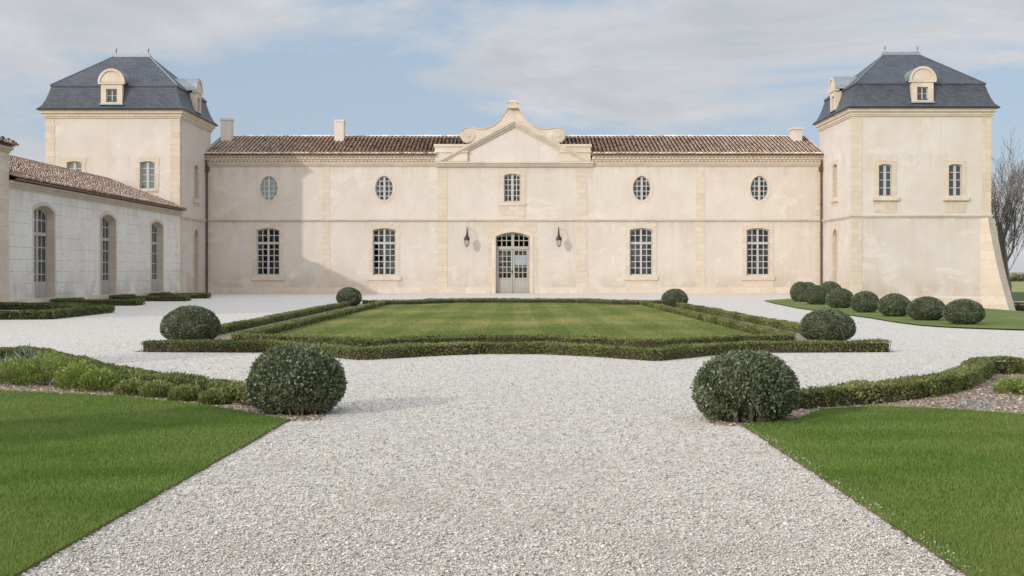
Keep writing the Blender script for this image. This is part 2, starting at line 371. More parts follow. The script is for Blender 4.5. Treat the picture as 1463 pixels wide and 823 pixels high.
def window(T, parent, hole, cx, w, z0, z1, rise, cols, rows, transom=None, top_rows=0, recess=.2, frame=M['joinery'], glass='glass_dark',
           bar=.045, mull=.11, surround=None, sill=None, oval_r=None, sur_mat='stone', edge=.07, name='window', blank=False):
    """frame mesh with children: pane, surround, sill. cols = panes per leaf."""
    top = head(cx, w, z1, rise)
    if oval_r:
        a, b, cz = oval_r
        top = lambda u: cz + b * math.sqrt(max(0, 1 - ((u - cx) / a) ** 2)); bot = lambda u: cz - b * math.sqrt(max(0, 1 - ((u - cx) / a) ** 2))
        hw = lambda z: a * math.sqrt(max(0, 1 - ((z - cz) / b) ** 2))
        inner = oval(cx, cz, a - edge, b - edge, len(hole))
    else:
        bot = lambda u: z0; hw = lambda z: w / 2
        sx = (w - 2 * edge) / w
        inner = [(cx + (u - cx) * sx, (v + edge if v < z0 + 1e-4 else v - edge)) for u, v in hole]
    mb = MB(); d0, d1 = -recess, -recess + .07
    mb.slab(T, hole, d0, d1, (inner,))
    mb.fbox(T, cx - mull / 2, cx + mull / 2, bot(cx) + edge * .5, top(cx) - edge * .5, d0, d1 + .012)
    leaf = w / 2 - mull / 2 - edge
    for sgn in (-1, 1):
        for i in range(1, cols):
            u = cx + sgn * (mull / 2 + leaf * i / cols); hb = bar / 2
            mb.fbox(T, u - hb, u + hb, bot(u) + edge * .5, top(u) - edge * .5, d0 + .01, d1 - .01)
    zt = transom if transom else None
    lo_top = (zt if zt else (z1 - rise * .3))
    zz = []
    if oval_r:
        zz = [z0 + (z1 - z0) * i / rows for i in range(1, rows)]
    else:
        zz = [z0 + edge + (lo_top - z0 - edge) * i / rows for i in range(1, rows)]
        if zt:
            zz += [zt + .07 + (z1 - rise * .35 - zt - .07) * i / top_rows for i in range(1, top_rows)]
    for z in zz:
        q = hw(z) - edge * .5; hb = bar / 2
        mb.fbox(T, cx - q, cx + q, z - hb, z + hb, d0 + .012, d1 - .012)
    if zt: mb.fbox(T, cx - w / 2 + edge * .6, cx + w / 2 - edge * .6, zt - .07, zt + .07, d0, d1 + .02)
    wo = mb.build(name, frame, parent)
    p = MB(); p.sheet(T, hole, (), d0 + .025); p.build('pane', M[glass], wo)
    if surround:
        s = MB(); s.slab(T, surround, 0, .022, (hole,)); s.band(T, hole, -recess, 0.0)
        s.build('surround', M[sur_mat], wo)
    else:
        s = MB(); s.band(T, hole, -recess, 0.0); s.build('reveal', M[sur_mat], wo)
    if sill:
        hwid, zs0, zs1, out = sill
        s = MB(); s.fbox(T, cx - hwid, cx + hwid, zs0, zs1, -.02, out); s.fbox(T, cx - hwid + .03, cx + hwid - .03, zs0 - .04, zs0 - .002, 0, out * .5)
        s.build('sill', M['stone_pale'], wo)
    return wo

# ------------------------------------------------------------------ canal-tile roof slope
def tiles(mb, O, U, V, nu, nv, pitch=.25, course=.33, keep=None, rr=.098, chan=True, end_rise=.03):
    O = Vector(O); U = Vector(U).normalized(); V = Vector(V).normalized(); N = U.cross(V)
    if N.z < 0: N = -N
    th = [math.pi * i / 5 for i in range(6)]
    for i in range(nu):
        for kind in ((0, 1) if chan else (0,)):
            for j in range(nv):
                u = (i + .5 * kind + .25) * pitch + random.uniform(-.012, .012); v = j * course + random.uniform(-.02, .02) - (.03 if kind else 0)
                if keep and not keep(u, v): continue
                r0, r1 = (rr * 1.06, rr * .86); L = course * 1.16
                base = .03 if kind == 0 else .075
                vs = []
                for (vv, r, lift) in ((v, r0, end_rise + random.uniform(0, .012)), (v + L, r1, 0)):
                    for t in th:
                        sn = math.sin(t) if kind == 0 else -math.sin(t) * .75
                        vs.append(O + U * (u + r * math.cos(t)) + V * vv + N * (base + lift + r * sn))
                fs = [(k, k + 1, 7 + k, 6 + k) for k in range(5)]
                if kind == 0 and j == 0: fs.append((0, 1, 2, 3, 4, 5))
                rn = min(1, max(0, random.gauss(.6, .24))) if kind == 0 else random.uniform(.15, .65)
                mb.add(vs, fs, rn)
def genoise(mb, O, U, n, pitch, out, z, r=.075, depth=.25):
    """a row of half-round tile ends bedded in mortar under the eaves; out = direction outward"""
    O = Vector(O); U = Vector(U).normalized(); W = Vector(out).normalized()
    for i in range(n):
        c = O + U * ((i + .5) * pitch); th = [math.pi * k / 5 for k in range(6)]; vs = []
        for d, q in ((depth, r), (0, r)):
            for t in th: vs.append(c + W * d + U * q * math.cos(t) + Vector((0, 0, q * math.sin(t) + z)))
        for t in th: vs.append(c + W * (depth) + U * (r * .62) * math.cos(t) + Vector((0, 0, r * .62 * math.sin(t) + z)))
        fs = [(k, k + 1, 7 + k, 6 + k) for k in range(5)] + [(k, k + 1, 13 + k, 12 + k) for k in range(5)]
        mb.add(vs, fs)

# ================================================================== MAIN BUILDING (front wall at Y = 79)
YF = 79.0; S = F / YF
fx = lambda x: (x - CX) / S
fz = lambda y: H + (HY - y) / S
T = plane_y(YF)
main = thing('winery_building', 'long cream plastered range with pediment, clay tiled roof and arched double door', 'building', (0, YF, 0))
GW = [383, 549, 916, 1083]; ground_w = []
XW = 18.9
holes = []
gz0, gz1 = fz(393.2), fz(326)
for x in GW: holes.append(arch(fx(x), 1.40, gz0, gz1, .11))
ov = [(fx(x), fz(269.3)) for x in (384.2, 549, 917, 1085)]
for c in ov: holes.append(oval(c[0], c[1], .555, .765))
up = (fx(732), 1.03, fz(288.5), fz(248)); holes.append(arch(*up, .12))
dr = (fx(732.5), 2.08, .03, fz(331.8)); holes.append(arch(*dr, .27, 14))
mb = MB(); mb.sheet(T, [(-XW, -.4), (XW, -.4), (XW, 8.3), (-XW, 8.3)], holes)
YB = 88.5
mb.add([(-XW, YF, -.4), (-XW, YB, -.4), (-XW, YB, 7.9), (-XW, YF, 7.9)], [(0, 1, 2, 3)])
mb.add([(XW, YF, -.4), (XW, YB, -.4), (XW, YB, 7.9), (XW, YF, 7.9)], [(0, 1, 2, 3)])
bwin = [(.12, 1.78), (.92, 1.78), (.92, 2.48), (.12, 2.48)]
mb.sheet(plane_back(YB), [(-XW, -.4), (XW, -.4), (XW, 7.9), (-XW, 7.9)], (bwin,))
mb.build('wall', M['plaster'], main)
# hollow inside so that the glass looks into dim rooms
mb = MB()
mb.add([(-XW + .1, YF + .3, .02), (XW - .1, YF + .3, .02), (XW - .1, YB - .1, .02), (-XW + .1, YB - .1, .02)], [(0, 1, 2, 3)])
mb.add([(-XW + .1, YF + .3, 4.3), (XW - .1, YF + .3, 4.3), (XW - .1, YB - .1, 4.3), (-XW + .1, YB - .1, 4.3)], [(0, 1, 2, 3)])
mb.add([(-XW + .1, YF + .3, 7.7), (XW - .1, YF + .3, 7.7), (XW - .1, YB - .1, 7.7), (-XW + .1, YB - .1, 7.7)], [(0, 1, 2, 3)])
for x in (-12, -3, 3, 12): mb.box(x - .1, x + .1, YF + .35, YB - .12, .03, 4.29)
mb.build('interior', M['interior'], main)
# plinth, string course, cornice
door_l, door_r = dr[0] - 1.36, dr[0] + 1.36
mb = MB()
for a, b in ((-XW, door_l), (door_r, XW)):
    mb.box(a, b, YF - .05, YF - .0, -.4, .34); mb.box(a, b, YF - .035, YF - .0, .34, .385)
mb.build('plinth', M['stone_pale'], main)
mb = MB(); zc = fz(316.5)
mb.box(-XW, XW, YF - .04, YF, zc, zc + .05); mb.box(-XW, XW, YF - .11, YF, zc + .052, zc + .14)
mb.build('string_course', M['stone_grey'], main)
mb = MB(); z = fz(238)
for dz0, dz1, o in ((0, .06, .05), (.062, .15, .09), (.152, .21, .14)): mb.box(-XW, XW, YF - o, YF, z + dz0, z + dz1)
mb.build('cornice', M['stone_grey'], main)
# quoin strips
for xa, xb in ((625.5, 639), (823, 839), (459.5, 471), (994.5, 1007), (296, 303), (1165, 1175)):
    a, b = fx(xa), fx(xb)
    mb = MB(); mb.slab(T, toothed((a + b) / 2, (b - a) / 2, .386, zc - .002, .36, .02), 0, .018)
    mb.slab(T, toothed((a + b) / 2, (b - a) / 2, zc + .142, fz(238) - .002, .36, .02), 0, .018)
    mb.build('pilaster', M['stone'], main)
# ground-floor windows
for i, x in enumerate(GW):
    cx = fx(x)
    sur = toothed(cx, .93, .387, fz(319.5), .36, .02)
    wd = window(T, main, holes[i], cx, 1.40, gz0, gz1, .11, 2, 5, transom=fz(347.3), top_rows=2, surround=sur,
                sill=(1.02, fz(400), fz(395.5), .09), glass='glass', frame=M['joinery_light'], bar=.05, mull=.12)
for i, c in enumerate(ov):
    ringo = oval(c[0], c[1], .67, .89)
    window(T, main, holes[4 + i], c[0], 1.11, c[1] - .765, c[1] + .765, 0, 2, 5, oval_r=(.555, .765, c[1]), surround=ringo, sur_mat='stone_pale',
           glass='glass_pale' if i == 0 else 'glass', bar=.05, mull=.13, edge=.06, recess=.16, frame=M['joinery_light'])
cx = up[0]
window(T, main, holes[8], cx, up[1], up[2], up[3], .12, 2, 5, surround=toothed(cx, .80, zc + .145, fz(241.5), .36, .02), sill=(.84, fz(293.5), fz(290), .07),
       glass='glass', frame=M['joinery_light'], bar=.05, mull=.15)
# --- double door
cx, w, z0, z1 = dr; hole = holes[9]; rec = .32
ztr = fz(354); top = head(cx, w, z1, .27)
mb = MB(); d0, d1 = -rec, -rec + .09
inner = [(cx + (u - cx) * (w - .16) / w, (v if v < z0 + .01 else v - .08)) for u, v in hole]
mb.slab(T, hole, d0, d1, (inner,))
mb.fbox(T, cx - w / 2 + .05, cx + w / 2 - .05, ztr - .09, ztr + .09, d0, d1 + .03)
mb.fbox(T, cx - .09, cx + .09, ztr + .092, top(cx) - .04, d0, d1 + .01)
for sgn in (-1, 1):
    for k in (1, 2):
        u = cx + sgn * (.09 + (w / 2 - .17) * k / 3); mb.fbox(T, u - .025, u + .025, ztr + .092, top(u) - .04, d0 + .02, d1 - .01)
zr = ztr + .09 + (z1 - .12 - ztr - .09) * .48; mb.fbox(T, cx - w / 2 + .05, cx + w / 2 - .05, zr - .025, zr + .025, d0 + .023, d1 - .013)
door = mb.build('door', M['joinery'], main)
p = MB(); p.sheet(T, [(u, max(v, ztr)) for u, v in hole if v > ztr - .5], (), d0 + .03); p.build('pane', M['glass'], door)
for sgn in (-1, 1):
    a, b = sorted((cx + sgn * .012, cx + sgn * (w / 2 - .08))); zp = fz(397)
    mb = MB(); o0, o1 = d0 + .01, d1 - .015
    mb.fbox(T, a, a + .1, .04, ztr - .092, o0, o1); mb.fbox(T, b - .1, b, .04, ztr - .092, o0, o1)
    mb.fbox(T, a + .1, b - .1, ztr - .18, ztr - .092, o0, o1); mb.fbox(T, a + .1, b - .1, .04, .2, o0, o1); mb.fbox(T, a + .1, b - .1, zp - .1, zp, o0, o1)
    mb.fbox(T, a + .1, b - .1, .2, zp - .1, o0 + .01, o1 - .025)
    mb.fbox(T, a + .17, b - .17, .29, zp - .19, o1 - .025, o1 - .012)
    for k in (1, 2): u = a + .1 + (b - a - .2) * k / 3; mb.fbox(T, u - .024, u + .024, zp, ztr - .18, o0 + .012, o1 - .012)
    for k in range(1, 5): z = zp + (ztr - .18 - zp) * k / 5; mb.fbox(T, a + .1, b - .1, z - .024, z + .024, o0 + .015, o1 - .015)
    mb.build('door_leaf', M['joinery'], door)
    p = MB(); p.sheet(T, [(a + .1, zp), (b - .1, zp), (b - .1, ztr - .18), (a + .1, ztr - .18)], (), d0 + .03); p.build('pane', M['glass'], door)
mb = MB(); mb.fbox(T, cx - .05, cx - .02, 1.25, 1.45, d1 - .01, d1 + .01); mb.tube([T(cx - .035, 1.36, d1), T(cx - .035, 1.36, d1 + .06), T(cx - .14, 1.36, d1 + .07)], .012)
mb.build('handle', M['iron'], door)
outer = arch(cx, 2.52, .0, z1 + .20, .30, 14); outer2 = toothed(cx, 1.46, .0, zc - .003, .36, .05)
s = MB(); s.slab(T, outer2, 0, .02, (outer,)); s.cur = 1
for k in range(-6, 7):      # joints of the flat-arch stones
    a = k * .085; u0 = cx + math.sin(a) * 1.9; u1 = cx + math.sin(a) * 2.75; zA, zB = z1 + .22 - abs(k) * .035, zc - .02
    if abs(u1 - cx) < 1.42 and k: s.add([T(u0 - .007, zA, .0225), T(u0 + .007, zA, .0225), T(u1 + .007, zB, .0225), T(u1 - .007, zB, .0225)], [(0, 1, 2, 3)])
s.build('surround', [M['stone'], M['stone_grey']], door)
s = MB(); s.slab(T, outer, 0, .05, (hole,)); s.band(T, hole, -rec, 0); s.build('architrave', M['stone_pale'], door)
s = MB(); s.box(cx - 1.35, cx + 1.35, YF - .45, YF + .32, -.1, .03); s.build('threshold', M['stone_pale'], door)

# --- roof
EZ, EY, RZ, RY = 8.44, YF - .36, 10.03, 84.0
Vs = Vector((0, RY - EY, RZ - EZ)); n_v = int(Vs.length / .33) + 1
mb = MB(); mb.cur = 0
pu0, pu1 = fx(622.5) + XW - .05, fx(843.5) + XW - .05
tiles(mb, (-XW + .05, EY, EZ), (1, 0, 0), Vs, int(2 * XW / .25), n_v, keep=lambda u, v: not (pu0 < u < pu1 and v < 1.2), end_rise=.05)
for i in range(int(2 * XW / .38)):   # ridge
    x = -XW + .2 + i * .38; th = [math.pi * k / 5 for k in range(6)]
    vs = [(x + d, RY + q * math.cos(t), RZ + .06 + q * math.sin(t)) for d, q in ((0, .13), (.42, .115)) for t in th]
    mb.add(vs, [(k, k + 1, 7 + k, 6 + k) for k in range(5)], min(1, max(0, random.gauss(.6, .2))))
mb.cur = 1
pxa, pxb, ym = fx(622.5), fx(843.5), YF + .8; zm_ = EZ + (RZ - EZ) * (ym - EY) / (RY - EY)
mb.add([(-XW, ym, zm_), (XW, ym, zm_), (XW, RY, RZ), (-XW, RY, RZ), (-XW, YB + .4, EZ), (XW, YB + .4, EZ)], [(0, 1, 2, 3), (3, 2, 5, 4)])
for a, b in ((-XW, pxa), (pxb, XW)):
    mb.add([(a, EY, EZ), (b, EY, EZ), (b, ym, zm_), (a, ym, zm_), (a, EY, EZ - .03), (b, EY, EZ - .03), (b, YF, EZ - .03), (a, YF, EZ - .03)], [(0, 1, 2, 3), (0, 1, 5, 4), (4, 5, 6, 7)])
mb.add([(-XW, EY, EZ), (-XW, RY, RZ), (-XW, YB + .4, EZ)], [(0, 1, 2)]); mb.add([(XW, EY, EZ), (XW, RY, RZ), (XW, YB + .4, EZ)], [(0, 1, 2)])
roof = mb.build('roof', [M['tile'], M['tile_flat']], main)
for a, b in ((-XW, fx(622)), (fx(846), XW)):
    mb = MB(); n = int((b - a) / .235); pt = (b - a) / n
    mb.box(a, b, YF - .10, YF, 7.985, 8.19, .55); mb.box(a, b, YF - .20, YF, 8.192, 8.41, .75)
    mb.cur = 1; hd = lambda r: [(r * math.cos(math.pi * k / 6), r * .95 * math.sin(math.pi * k / 6)) for k in range(7)]
    for i in range(n):
        for (off, zz, yy_) in ((0, 8.035, YF - .103), (.5, 8.245, YF - .203)):
            c = a + (i + .5 + off * (i < n - 1)) * pt
            mb.add([(c + u, yy_, zz + v) for u, v in hd(.082)], [tuple(range(7))])  # flat dark half-disc, shade of the tile end put into its colour
    mb.cur = 0
    for i in range(n):
        for (off, zz, yy_) in ((0, 8.035, YF - .10), (.5, 8.245, YF - .20)):
            c = a + (i + .5 + off * (i < n - 1)) * pt; o_, i_ = hd(.112), hd(.082); m_ = len(o_)
            vs_ = [(c + u, yy_ - .03, zz + v) for u, v in o_] + [(c + u, yy_ - .03, zz + v) for u, v in i_] + [(c + u, yy_ , zz + v) for u, v in o_]
            mb.add(vs_, [(k, k + 1, m_ + k + 1, m_ + k) for k in range(6)] + [(k, k + 1, 2 * m_ + k + 1, 2 * m_ + k) for k in range(6)])
    mb.build('eaves', [M['genoise'], M['tile_end_shade']], main)
def roof_z(y): return EZ + (RZ - EZ) * (y - EY) / (RY - EY)
for xa, xb, yt, Yc, cap in ((315, 330, 169, 82.4, .04), (477.5, 491, 171, 82.4, .03), (1132, 1146, 182, 82.4, .07)):
    s = F / Yc; a, b = (xa - CX) / s, (xb - CX) / s; zt = H + (HY - yt) / s
    mb = MB(); mb.box(a, b, Yc, Yc + .75, roof_z(Yc) - .3, zt - .14); mb.box(a - cap, b + cap, Yc - cap, Yc + .75 + cap, zt - .138, zt)
    mb.box(a - .04, b + .04, Yc - .06, Yc + .8, roof_z(Yc) - .3, roof_z(Yc) + .1)
    mb.build('chimney', M['plaster_pale'], roof)

# --- pediment with its scrolled crest
pd = MB(); zb = fz(231); xl, xr, za = fx(624), fx(846), fz(171.5); xc = (xl + xr) / 2
pd.solid(T, [(xl + .3, zb - .3), (xr - .3, zb - .3), (xr - .3, zb + .12), (xc, za - .08), (xl + .3, zb + .12)], -1.2, .03)
ped = pd.build('pediment', M['plaster_pale'], main)
mb = MB()
def rake(o, t0, t1):
    """band parallel to both slopes, t measured down from the outer line"""
    sl = (za - zb) / (xc - xl)
    for sgn in (-1, 1):
        xe = xl if sgn < 0 else xr
        poly = [(xe + sgn * t0 * .1, zb - t0 * .2), (xc, za - t0 * 1.15), (xc, za - t1 * 1.15), (xe - sgn * (t1) * 2.0, zb - .002 * sgn)]
        mb.solid(T, poly, -.25, o)
rake(.30, 0, .13); rake(.235, .132, .24); rake(.14, .242, .36)
mb.build('raking_cornice', M['stone_grey'], ped)
mb = MB(); z = fz(238)
mb.box(xl - .05, xr + .05, YF - .16, YF, z - .004, z + .09); mb.box(xl - .05, xr + .05, YF - .22, YF, z + .092, z + .18); mb.box(xl - .08, xr + .08, YF - .30, YF + .1, z + .182, z + .285)
mb.build('bed_cornice', M['stone_grey'], ped)
for sgn in (-1, 1):
    a, b = (fx(621.5), fx(668)) if sgn < 0 else (fx(800), fx(843.5))
    mb = MB(); mb.box(a, b, YF - .18, YF + 1.0, fz(231) + .01, fz(210) - .002); mb.box(a - .05, b + .05, YF - .24, YF + 1.0, fz(218.3), fz(216.6)); mb.box(a - .06, b + .06, YF - .25, YF + 1.05, fz(210), fz(206.5))
    mb.build('parapet_block', M['stone_pale'], ped)
# crest outline: left half, mirrored
c0 = (fx(668.6), fz(193.5)); r = .46; half = []
for i in range(14):
    t = R(-60 - i * 15.5); half.append((c0[0] + r * math.cos(t), c0[1] + r * math.sin(t)))   # from lower right round the left side to the top
px = lambda l: [(fx(580 + a * .21873), fz(130 + b * .21873)) for a, b in l]
half += px([(430, 240), (468, 250), (510, 249), (545, 240), (575, 225), (600, 206), (622, 182), (640, 155), (655, 132), (667, 114)])
mid = fx(580 + 700 * .21873)
crest = half + [(2 * mid - u, v) for u, v in half[::-1]]
mb = MB(); mb.solid(T, crest + [(mid + 1.2, zb + 1.3), (mid - 1.2, zb + 1.3)], -.45, -.02)
cr = mb.build('crest', M['stone_pale'], ped)
mb = MB()
k = len(crest)
for i in range(10, k - 11):   # capping band along the curved top
    (u0, v0), (u1, v1) = crest[i], crest[i + 1]
    mb.add([T(u0, v0, .03), T(u1, v1, .03), T(u1, v1 + .05, .03), T(u0, v0 + .05, .03), T(u0, v0, -.5), T(u1, v1, -.5), T(u1, v1 + .05, -.5), T(u0, v0 + .05, -.5)],
           [(0, 1, 2, 3), (3, 2, 6, 7), (0, 1, 5, 4), (4, 5, 6, 7)])
for sgn in (-1, 1):
    c = (c0[0] if sgn < 0 else 2 * mid - c0[0], c0[1])
    mb.solid(T, oval(c[0] , c[1], .41, .41, 22), -.03, .03); mb.solid(T, oval(c[0], c[1], .13, .13, 12), .02, .06)
mb.build('crest_coping', M['stone_grey'], cr)
mb = MB(); zf = fz(154)
for a, b, z0, z1 in ((.30, .25, zf - .05, zf + .04), (.27, .22, zf + .042, zf + .27), (.33, .27, zf + .272, zf + .36), (.22, .18, zf + .362, zf + .44)):
    mb.box(mid - a, mid + a, YF - .02 - .25 - b + .25 - .05, YF + .35, z0, z1)
mb.build('finial', M['stone_pale'], cr)

# downpipes at the two ends
for X in (-18.64, 18.77):
    mb = MB(); y = YF - .12
    mb.tube([(X, y, .05), (X, y, 7.45)], .055, 8); mb.box(X - .13, X + .13, y - .11, y + .1, 7.45, 7.72)
    mb.tube([(X, y, 7.72), (X, y - .1, 7.95), (X, y - .22, 8.1)], .05, 8)
    for z in (1.2, 3.0, 5.4): mb.tube([(X, y, z), (X, y, z + .06)], .075, 8)
    mb.build('downpipe', M['copper'], main)

# ================================================================== CORNER TOWERS
def tower(label, x0, x1, y0, y1, inner, Tw, front_w, sill_w, ground):
    root = thing('corner_tower', label, 'tower', ((x0 + x1) / 2, (y0 + y1) / 2, ground))
    TF = plane_y(y0); TI = plane_x(x1 if inner > 0 else x0, inner); Xin = x1 if inner > 0 else x0
    yc = (y0 + y1) / 2; xc = (x0 + x1) / 2
    fh = [arch(cx, w, a, b, .07) for cx, w, a, b in front_w]
    sh = [arch(yc + .05, .95, 5.7, 7.65, .1), arch(yc + .05, 1.05, .05, 3.85, .35)]
    mb = MB(); mb.sheet(TF, [(x0, ground - .3), (x1, ground - .3), (x1, 10.35), (x0, 10.35)], fh)
    mb.sheet(TI, [(y0, ground - .3), (y1, ground - .3), (y1, 10.35), (y0, 10.35)], sh)
    Xo = x0 if inner > 0 else x1
    mb.add([(Xo, y0, ground - .3), (Xo, y1, ground - .3), (Xo, y1, 10.35), (Xo, y0, 10.35)], [(0, 1, 2, 3)])
    mb.add([(x0, y1, ground - .3), (x1, y1, ground - .3), (x1, y1, 10.35), (x0, y1, 10.35)], [(0, 1, 2, 3)])
    mb.build('wall', M['plaster_pale'], root)
    for (cx, w, a, b), h in zip(front_w, fh):
        window(TF, root, h, cx, w, a, b, .07, 1, 4, surround=toothed(cx, w / 2 + .22, a - (.9 if sill_w else .2), b + .22, .34, .025), sill=(w / 2 + .34, a - .24, a - .06, .16) if sill_w else (w / 2 + .1, a - .13, a - .02, .06),
               glass='glass_pale' if not sill_w else 'glass_dark', bar=.045, mull=.15, frame=M['joinery_light'], edge=.06)
    window(TI, root, sh[0], yc + .05, .95, 5.7, 7.65, .1, 1, 4, surround=toothed(yc + .05, .72, 5.2, 7.85, .34, .025), sill=(.8, 5.42, 5.62, .12), recess=.28, frame=M['joinery_dark'], glass='glass_dark')
    window(TI, root, sh[1], yc + .05, 1.05, .05, 3.85, .35, 1, 6, transom=2.9, top_rows=2, surround=toothed(yc + .05, .80, .05, 4.1, .34, .025), recess=.35, frame=M['joinery_dark'], glass='glass_dark', name='side_door')
    # mouldings
    mb = MB(); mb.ring(x0, x1, y0, y1, [(0, 9.98), (.07, 9.98), (.07, 10.06), (.12, 10.07), (.12, 10.17), (.22, 10.24), (.22, 10.34), (.28, 10.36), (.28, 10.43), (0, 10.43)])
    mb.build('cornice', M['stone'], root)
    mb = MB(); mb.ring(x0, x1, y0, y1, [(0, zc - .06), (.05, zc - .06), (.05, zc), (.09, zc + .01), (.09, zc + .08), (0, zc + .1)]); mb.build('string_course', M['stone_grey'], root)
    mb = MB(); mb.ring(x0, x1, y0, y1, [(.05, ground - .3), (.05, -.1), (0, -.05)]); mb.build('plinth', M['stone_pale'], root)
    for cx, k in ((x0 + .26, 0), (x1 - .26, 1)):
        for za_, zb_ in ((-.05, zc - .062), (zc + .102, 9.978)):
            mb = MB(); o = toothed(cx, .26, za_, zb_, .36, .02, left=(k == 1), right=(k == 0)); mb.slab(TF, o, 0, .018)
            if (k == 1) == (inner > 0):
                mb.slab(TI, [(y0 - .018 + (y0 + .26 - u if False else (u - (cx - .26) if k == 0 else (cx + .26) - u)), v) for u, v in o], 0, .018)
            mb.build('quoin', M['stone'], root)
    # mansard
    cxm, cym = xc, yc; h = (x1 - x0) / 2
    mb = MB(); prof = [(.35, 10.40), (.37, 10.46), (.15, 10.68), (0, 10.99), (-.13, 11.36), (-.25, 11.80)]
    mb.ring(x0, x1, y0, y1, prof)
    hh = h - .25 + .05; RL = 1.05; zt = 14.05
    vs = []
    for q in (hh,):
        for z in (11.78, 11.86): vs += [(cxm - q, cym - q, z), (cxm + q, cym - q, z), (cxm + q, cym + q, z), (cxm - q, cym + q, z)]
    vs += [(cxm - RL, cym - .12, zt), (cxm + RL, cym - .12, zt), (cxm + RL, cym + .12, zt), (cxm - RL, cym + .12, zt)]
    mb.add(vs, [(0, 1, 5, 4), (1, 2, 6, 5), (2, 3, 7, 6), (3, 0, 4, 7), (4, 5, 9, 8), (5, 6, 10, 9), (6, 7, 11, 10), (7, 4, 8, 11), (8, 9, 10, 11)])
    rf = mb.build('roof', M['slate'], root)
    mb = MB(); mb.ring(x0, x1, y0, y1, [(.28, 10.435), (.38, 10.435), (.385, 10.47), (.33, 10.50)])
    mb.build('gutter', M['iron'], rf)
    mb = MB(); mb.box(cxm - RL - .08, cxm + RL + .08, cym - .17, cym + .17, zt - .05, zt + .05); mb.box(cxm - RL - .02, cxm + RL + .02, cym - .08, cym + .08, zt + .05, zt + .16)
    for s in (-1, 1):   # hip rolls
        for t in (-1, 1): mb.tube([(cxm + s * hh, cym + t * hh, 11.88), (cxm + s * RL, cym + t * .12, zt + .01)], .035, 5)
    mb.build('ridge_cap', M['zinc'], rf)
    for s in (-1, 1):
        mb = MB(); mb.lathe((cxm + s * (RL - .1), cym, zt + .15), [(.09, 0), (.075, .06), (.04, .1), (.05, .2), (.07, .27), (.05, .36), (.01, .42)], 8); mb.build('finial', M['zinc'], rf)
    # dormers, one on each side
    for di, (nx, ny) in enumerate(((0, -1), (1, 0), (-1, 0), (0, 1))):
        fxp, fyp = cxm + nx * (h + .16), cym + ny * (h + .16); tx, ty = -ny, nx
        if ny == -1: tx, ty = 1, 0
        TD = lambda u, v, n=0.0, fxp=fxp, fyp=fyp, tx=tx, ty=ty, nx=nx, ny=ny: (fxp + tx * u + nx * n, fyp + ty * u + ny * n, v)
        hol = [(-.31, 10.86), (.31, 10.86), (.31, 11.6), (-.31, 11.6)]
        mb = MB(); mb.slab(TD, [(-.6, 10.78), (.6, 10.78), (.6, 11.86), (-.6, 11.86)], -.22, 0, (hol,))
        mb.fbox(TD, -.6, -.5, 10.78, 11.86, -1.2, -.22); mb.fbox(TD, .5, .6, 10.78, 11.86, -1.2, -.22)
        arc = [(.7 * math.cos(math.pi * i / 16), 11.96 + .72 * math.sin(math.pi * i / 16)) for i in range(17)]
        mb.solid(TD, arc, -.2, .02); mb.fbox(TD, -.74, .74, 11.862, 11.958, -.2, .07)
        ring_o = [(.76 * math.cos(math.pi * i / 16), 11.96 + .78 * math.sin(math.pi * i / 16)) for i in range(17)]
        ring_i = [(.63 * math.cos(math.pi * i / 16), 11.96 + .65 * math.sin(math.pi * i / 16)) for i in range(16, -1, -1)]
        mb.solid(TD, ring_o + ring_i, -.1, .08)
        dm = mb.build('dormer', M['stone_pale'], root)
        mb = MB(); mb.slab(TD, hol, -.2, -.14, ([(-.25, 10.92), (-.03, 10.92), (-.03, 11.54), (-.25, 11.54)], [(.03, 10.92), (.25, 10.92), (.25, 11.54), (.03, 11.54)]))
        mb.fbox(TD, -.25, .25, 11.22, 11.25, -.19, -.15); mb.build('window', M['joinery_light'], dm)
        mb = MB(); mb.sheet(TD, hol, (), -.185); mb.build('pane', M['glass_dark'], dm)
        mb = MB(); arcb = [(.775 * math.cos(math.pi * i / 12), 11.965 + .795 * math.sin(math.pi * i / 12)) for i in range(13)]
        mb.band(TD, arcb, -2.4, .06); mb.build('dormer_roof', M['zinc'], dm); mb = MB(); mb.fbox(TD, -.66, .66, 10.70, 10.777, -.4, .08); mb.build('dormer_sill', M['zinc'], dm)
    return root
px_t = lambda x, Y: (x - CX) * Y / F
YR = 72.0
rw = [(px_t(1265, YR), .74, H + (HY - 280.5) * YR / F, H + (HY - 234.5) * YR / F), (px_t(1365, YR), .74, H + (HY - 280.5) * YR / F, H + (HY - 234.5) * YR / F)]
rt = tower('square slate roofed tower beside the bare tree, sills under both front windows', 18.88, 26.58, YR, 79.7, -1, None, rw, True, -1.1)
YL = 72.8
lw = [(px_t(106, YL), .84, H + (HY - 270) * YL / F, H + (HY - 230.5) * YL / F), (px_t(210.5, YL), .84, H + (HY - 270) * YL / F, H + (HY - 230.5) * YL / F)]
lt = tower('square slate roofed tower rising behind the low tiled wing', -26.3, -18.75, YL, 80.35, 1, None, lw, False, 0)
# diagonal buttress on the outer corner of the tower by the bare tree
bx, by = 26.58, YR; d = Vector((.7071, -.7071, 0)); n = Vector((.7071, .7071, 0)); hwB = .42
mb = MB(); c = Vector((bx, by, 0))
prof = [(-.6, -1.4), (1.42, -1.4), (1.24, -.9), (.98, .0), (.68, 1.1), (.42, 2.2), (.18, 3.4), (.02, zc - .08), (-.6, zc - .08)]
vs = [c + n * (s * hwB) + d * t + Vector((0, 0, z)) for s in (-1, 1) for t, z in prof]; k = len(prof)
mb.add(vs, [tuple(range(k)), tuple(range(2 * k - 1, k - 1, -1))] + [(i, (i + 1) % k, k + (i + 1) % k, k + i) for i in range(k)])
mb.build('buttress', M['stone_pale'], rt)

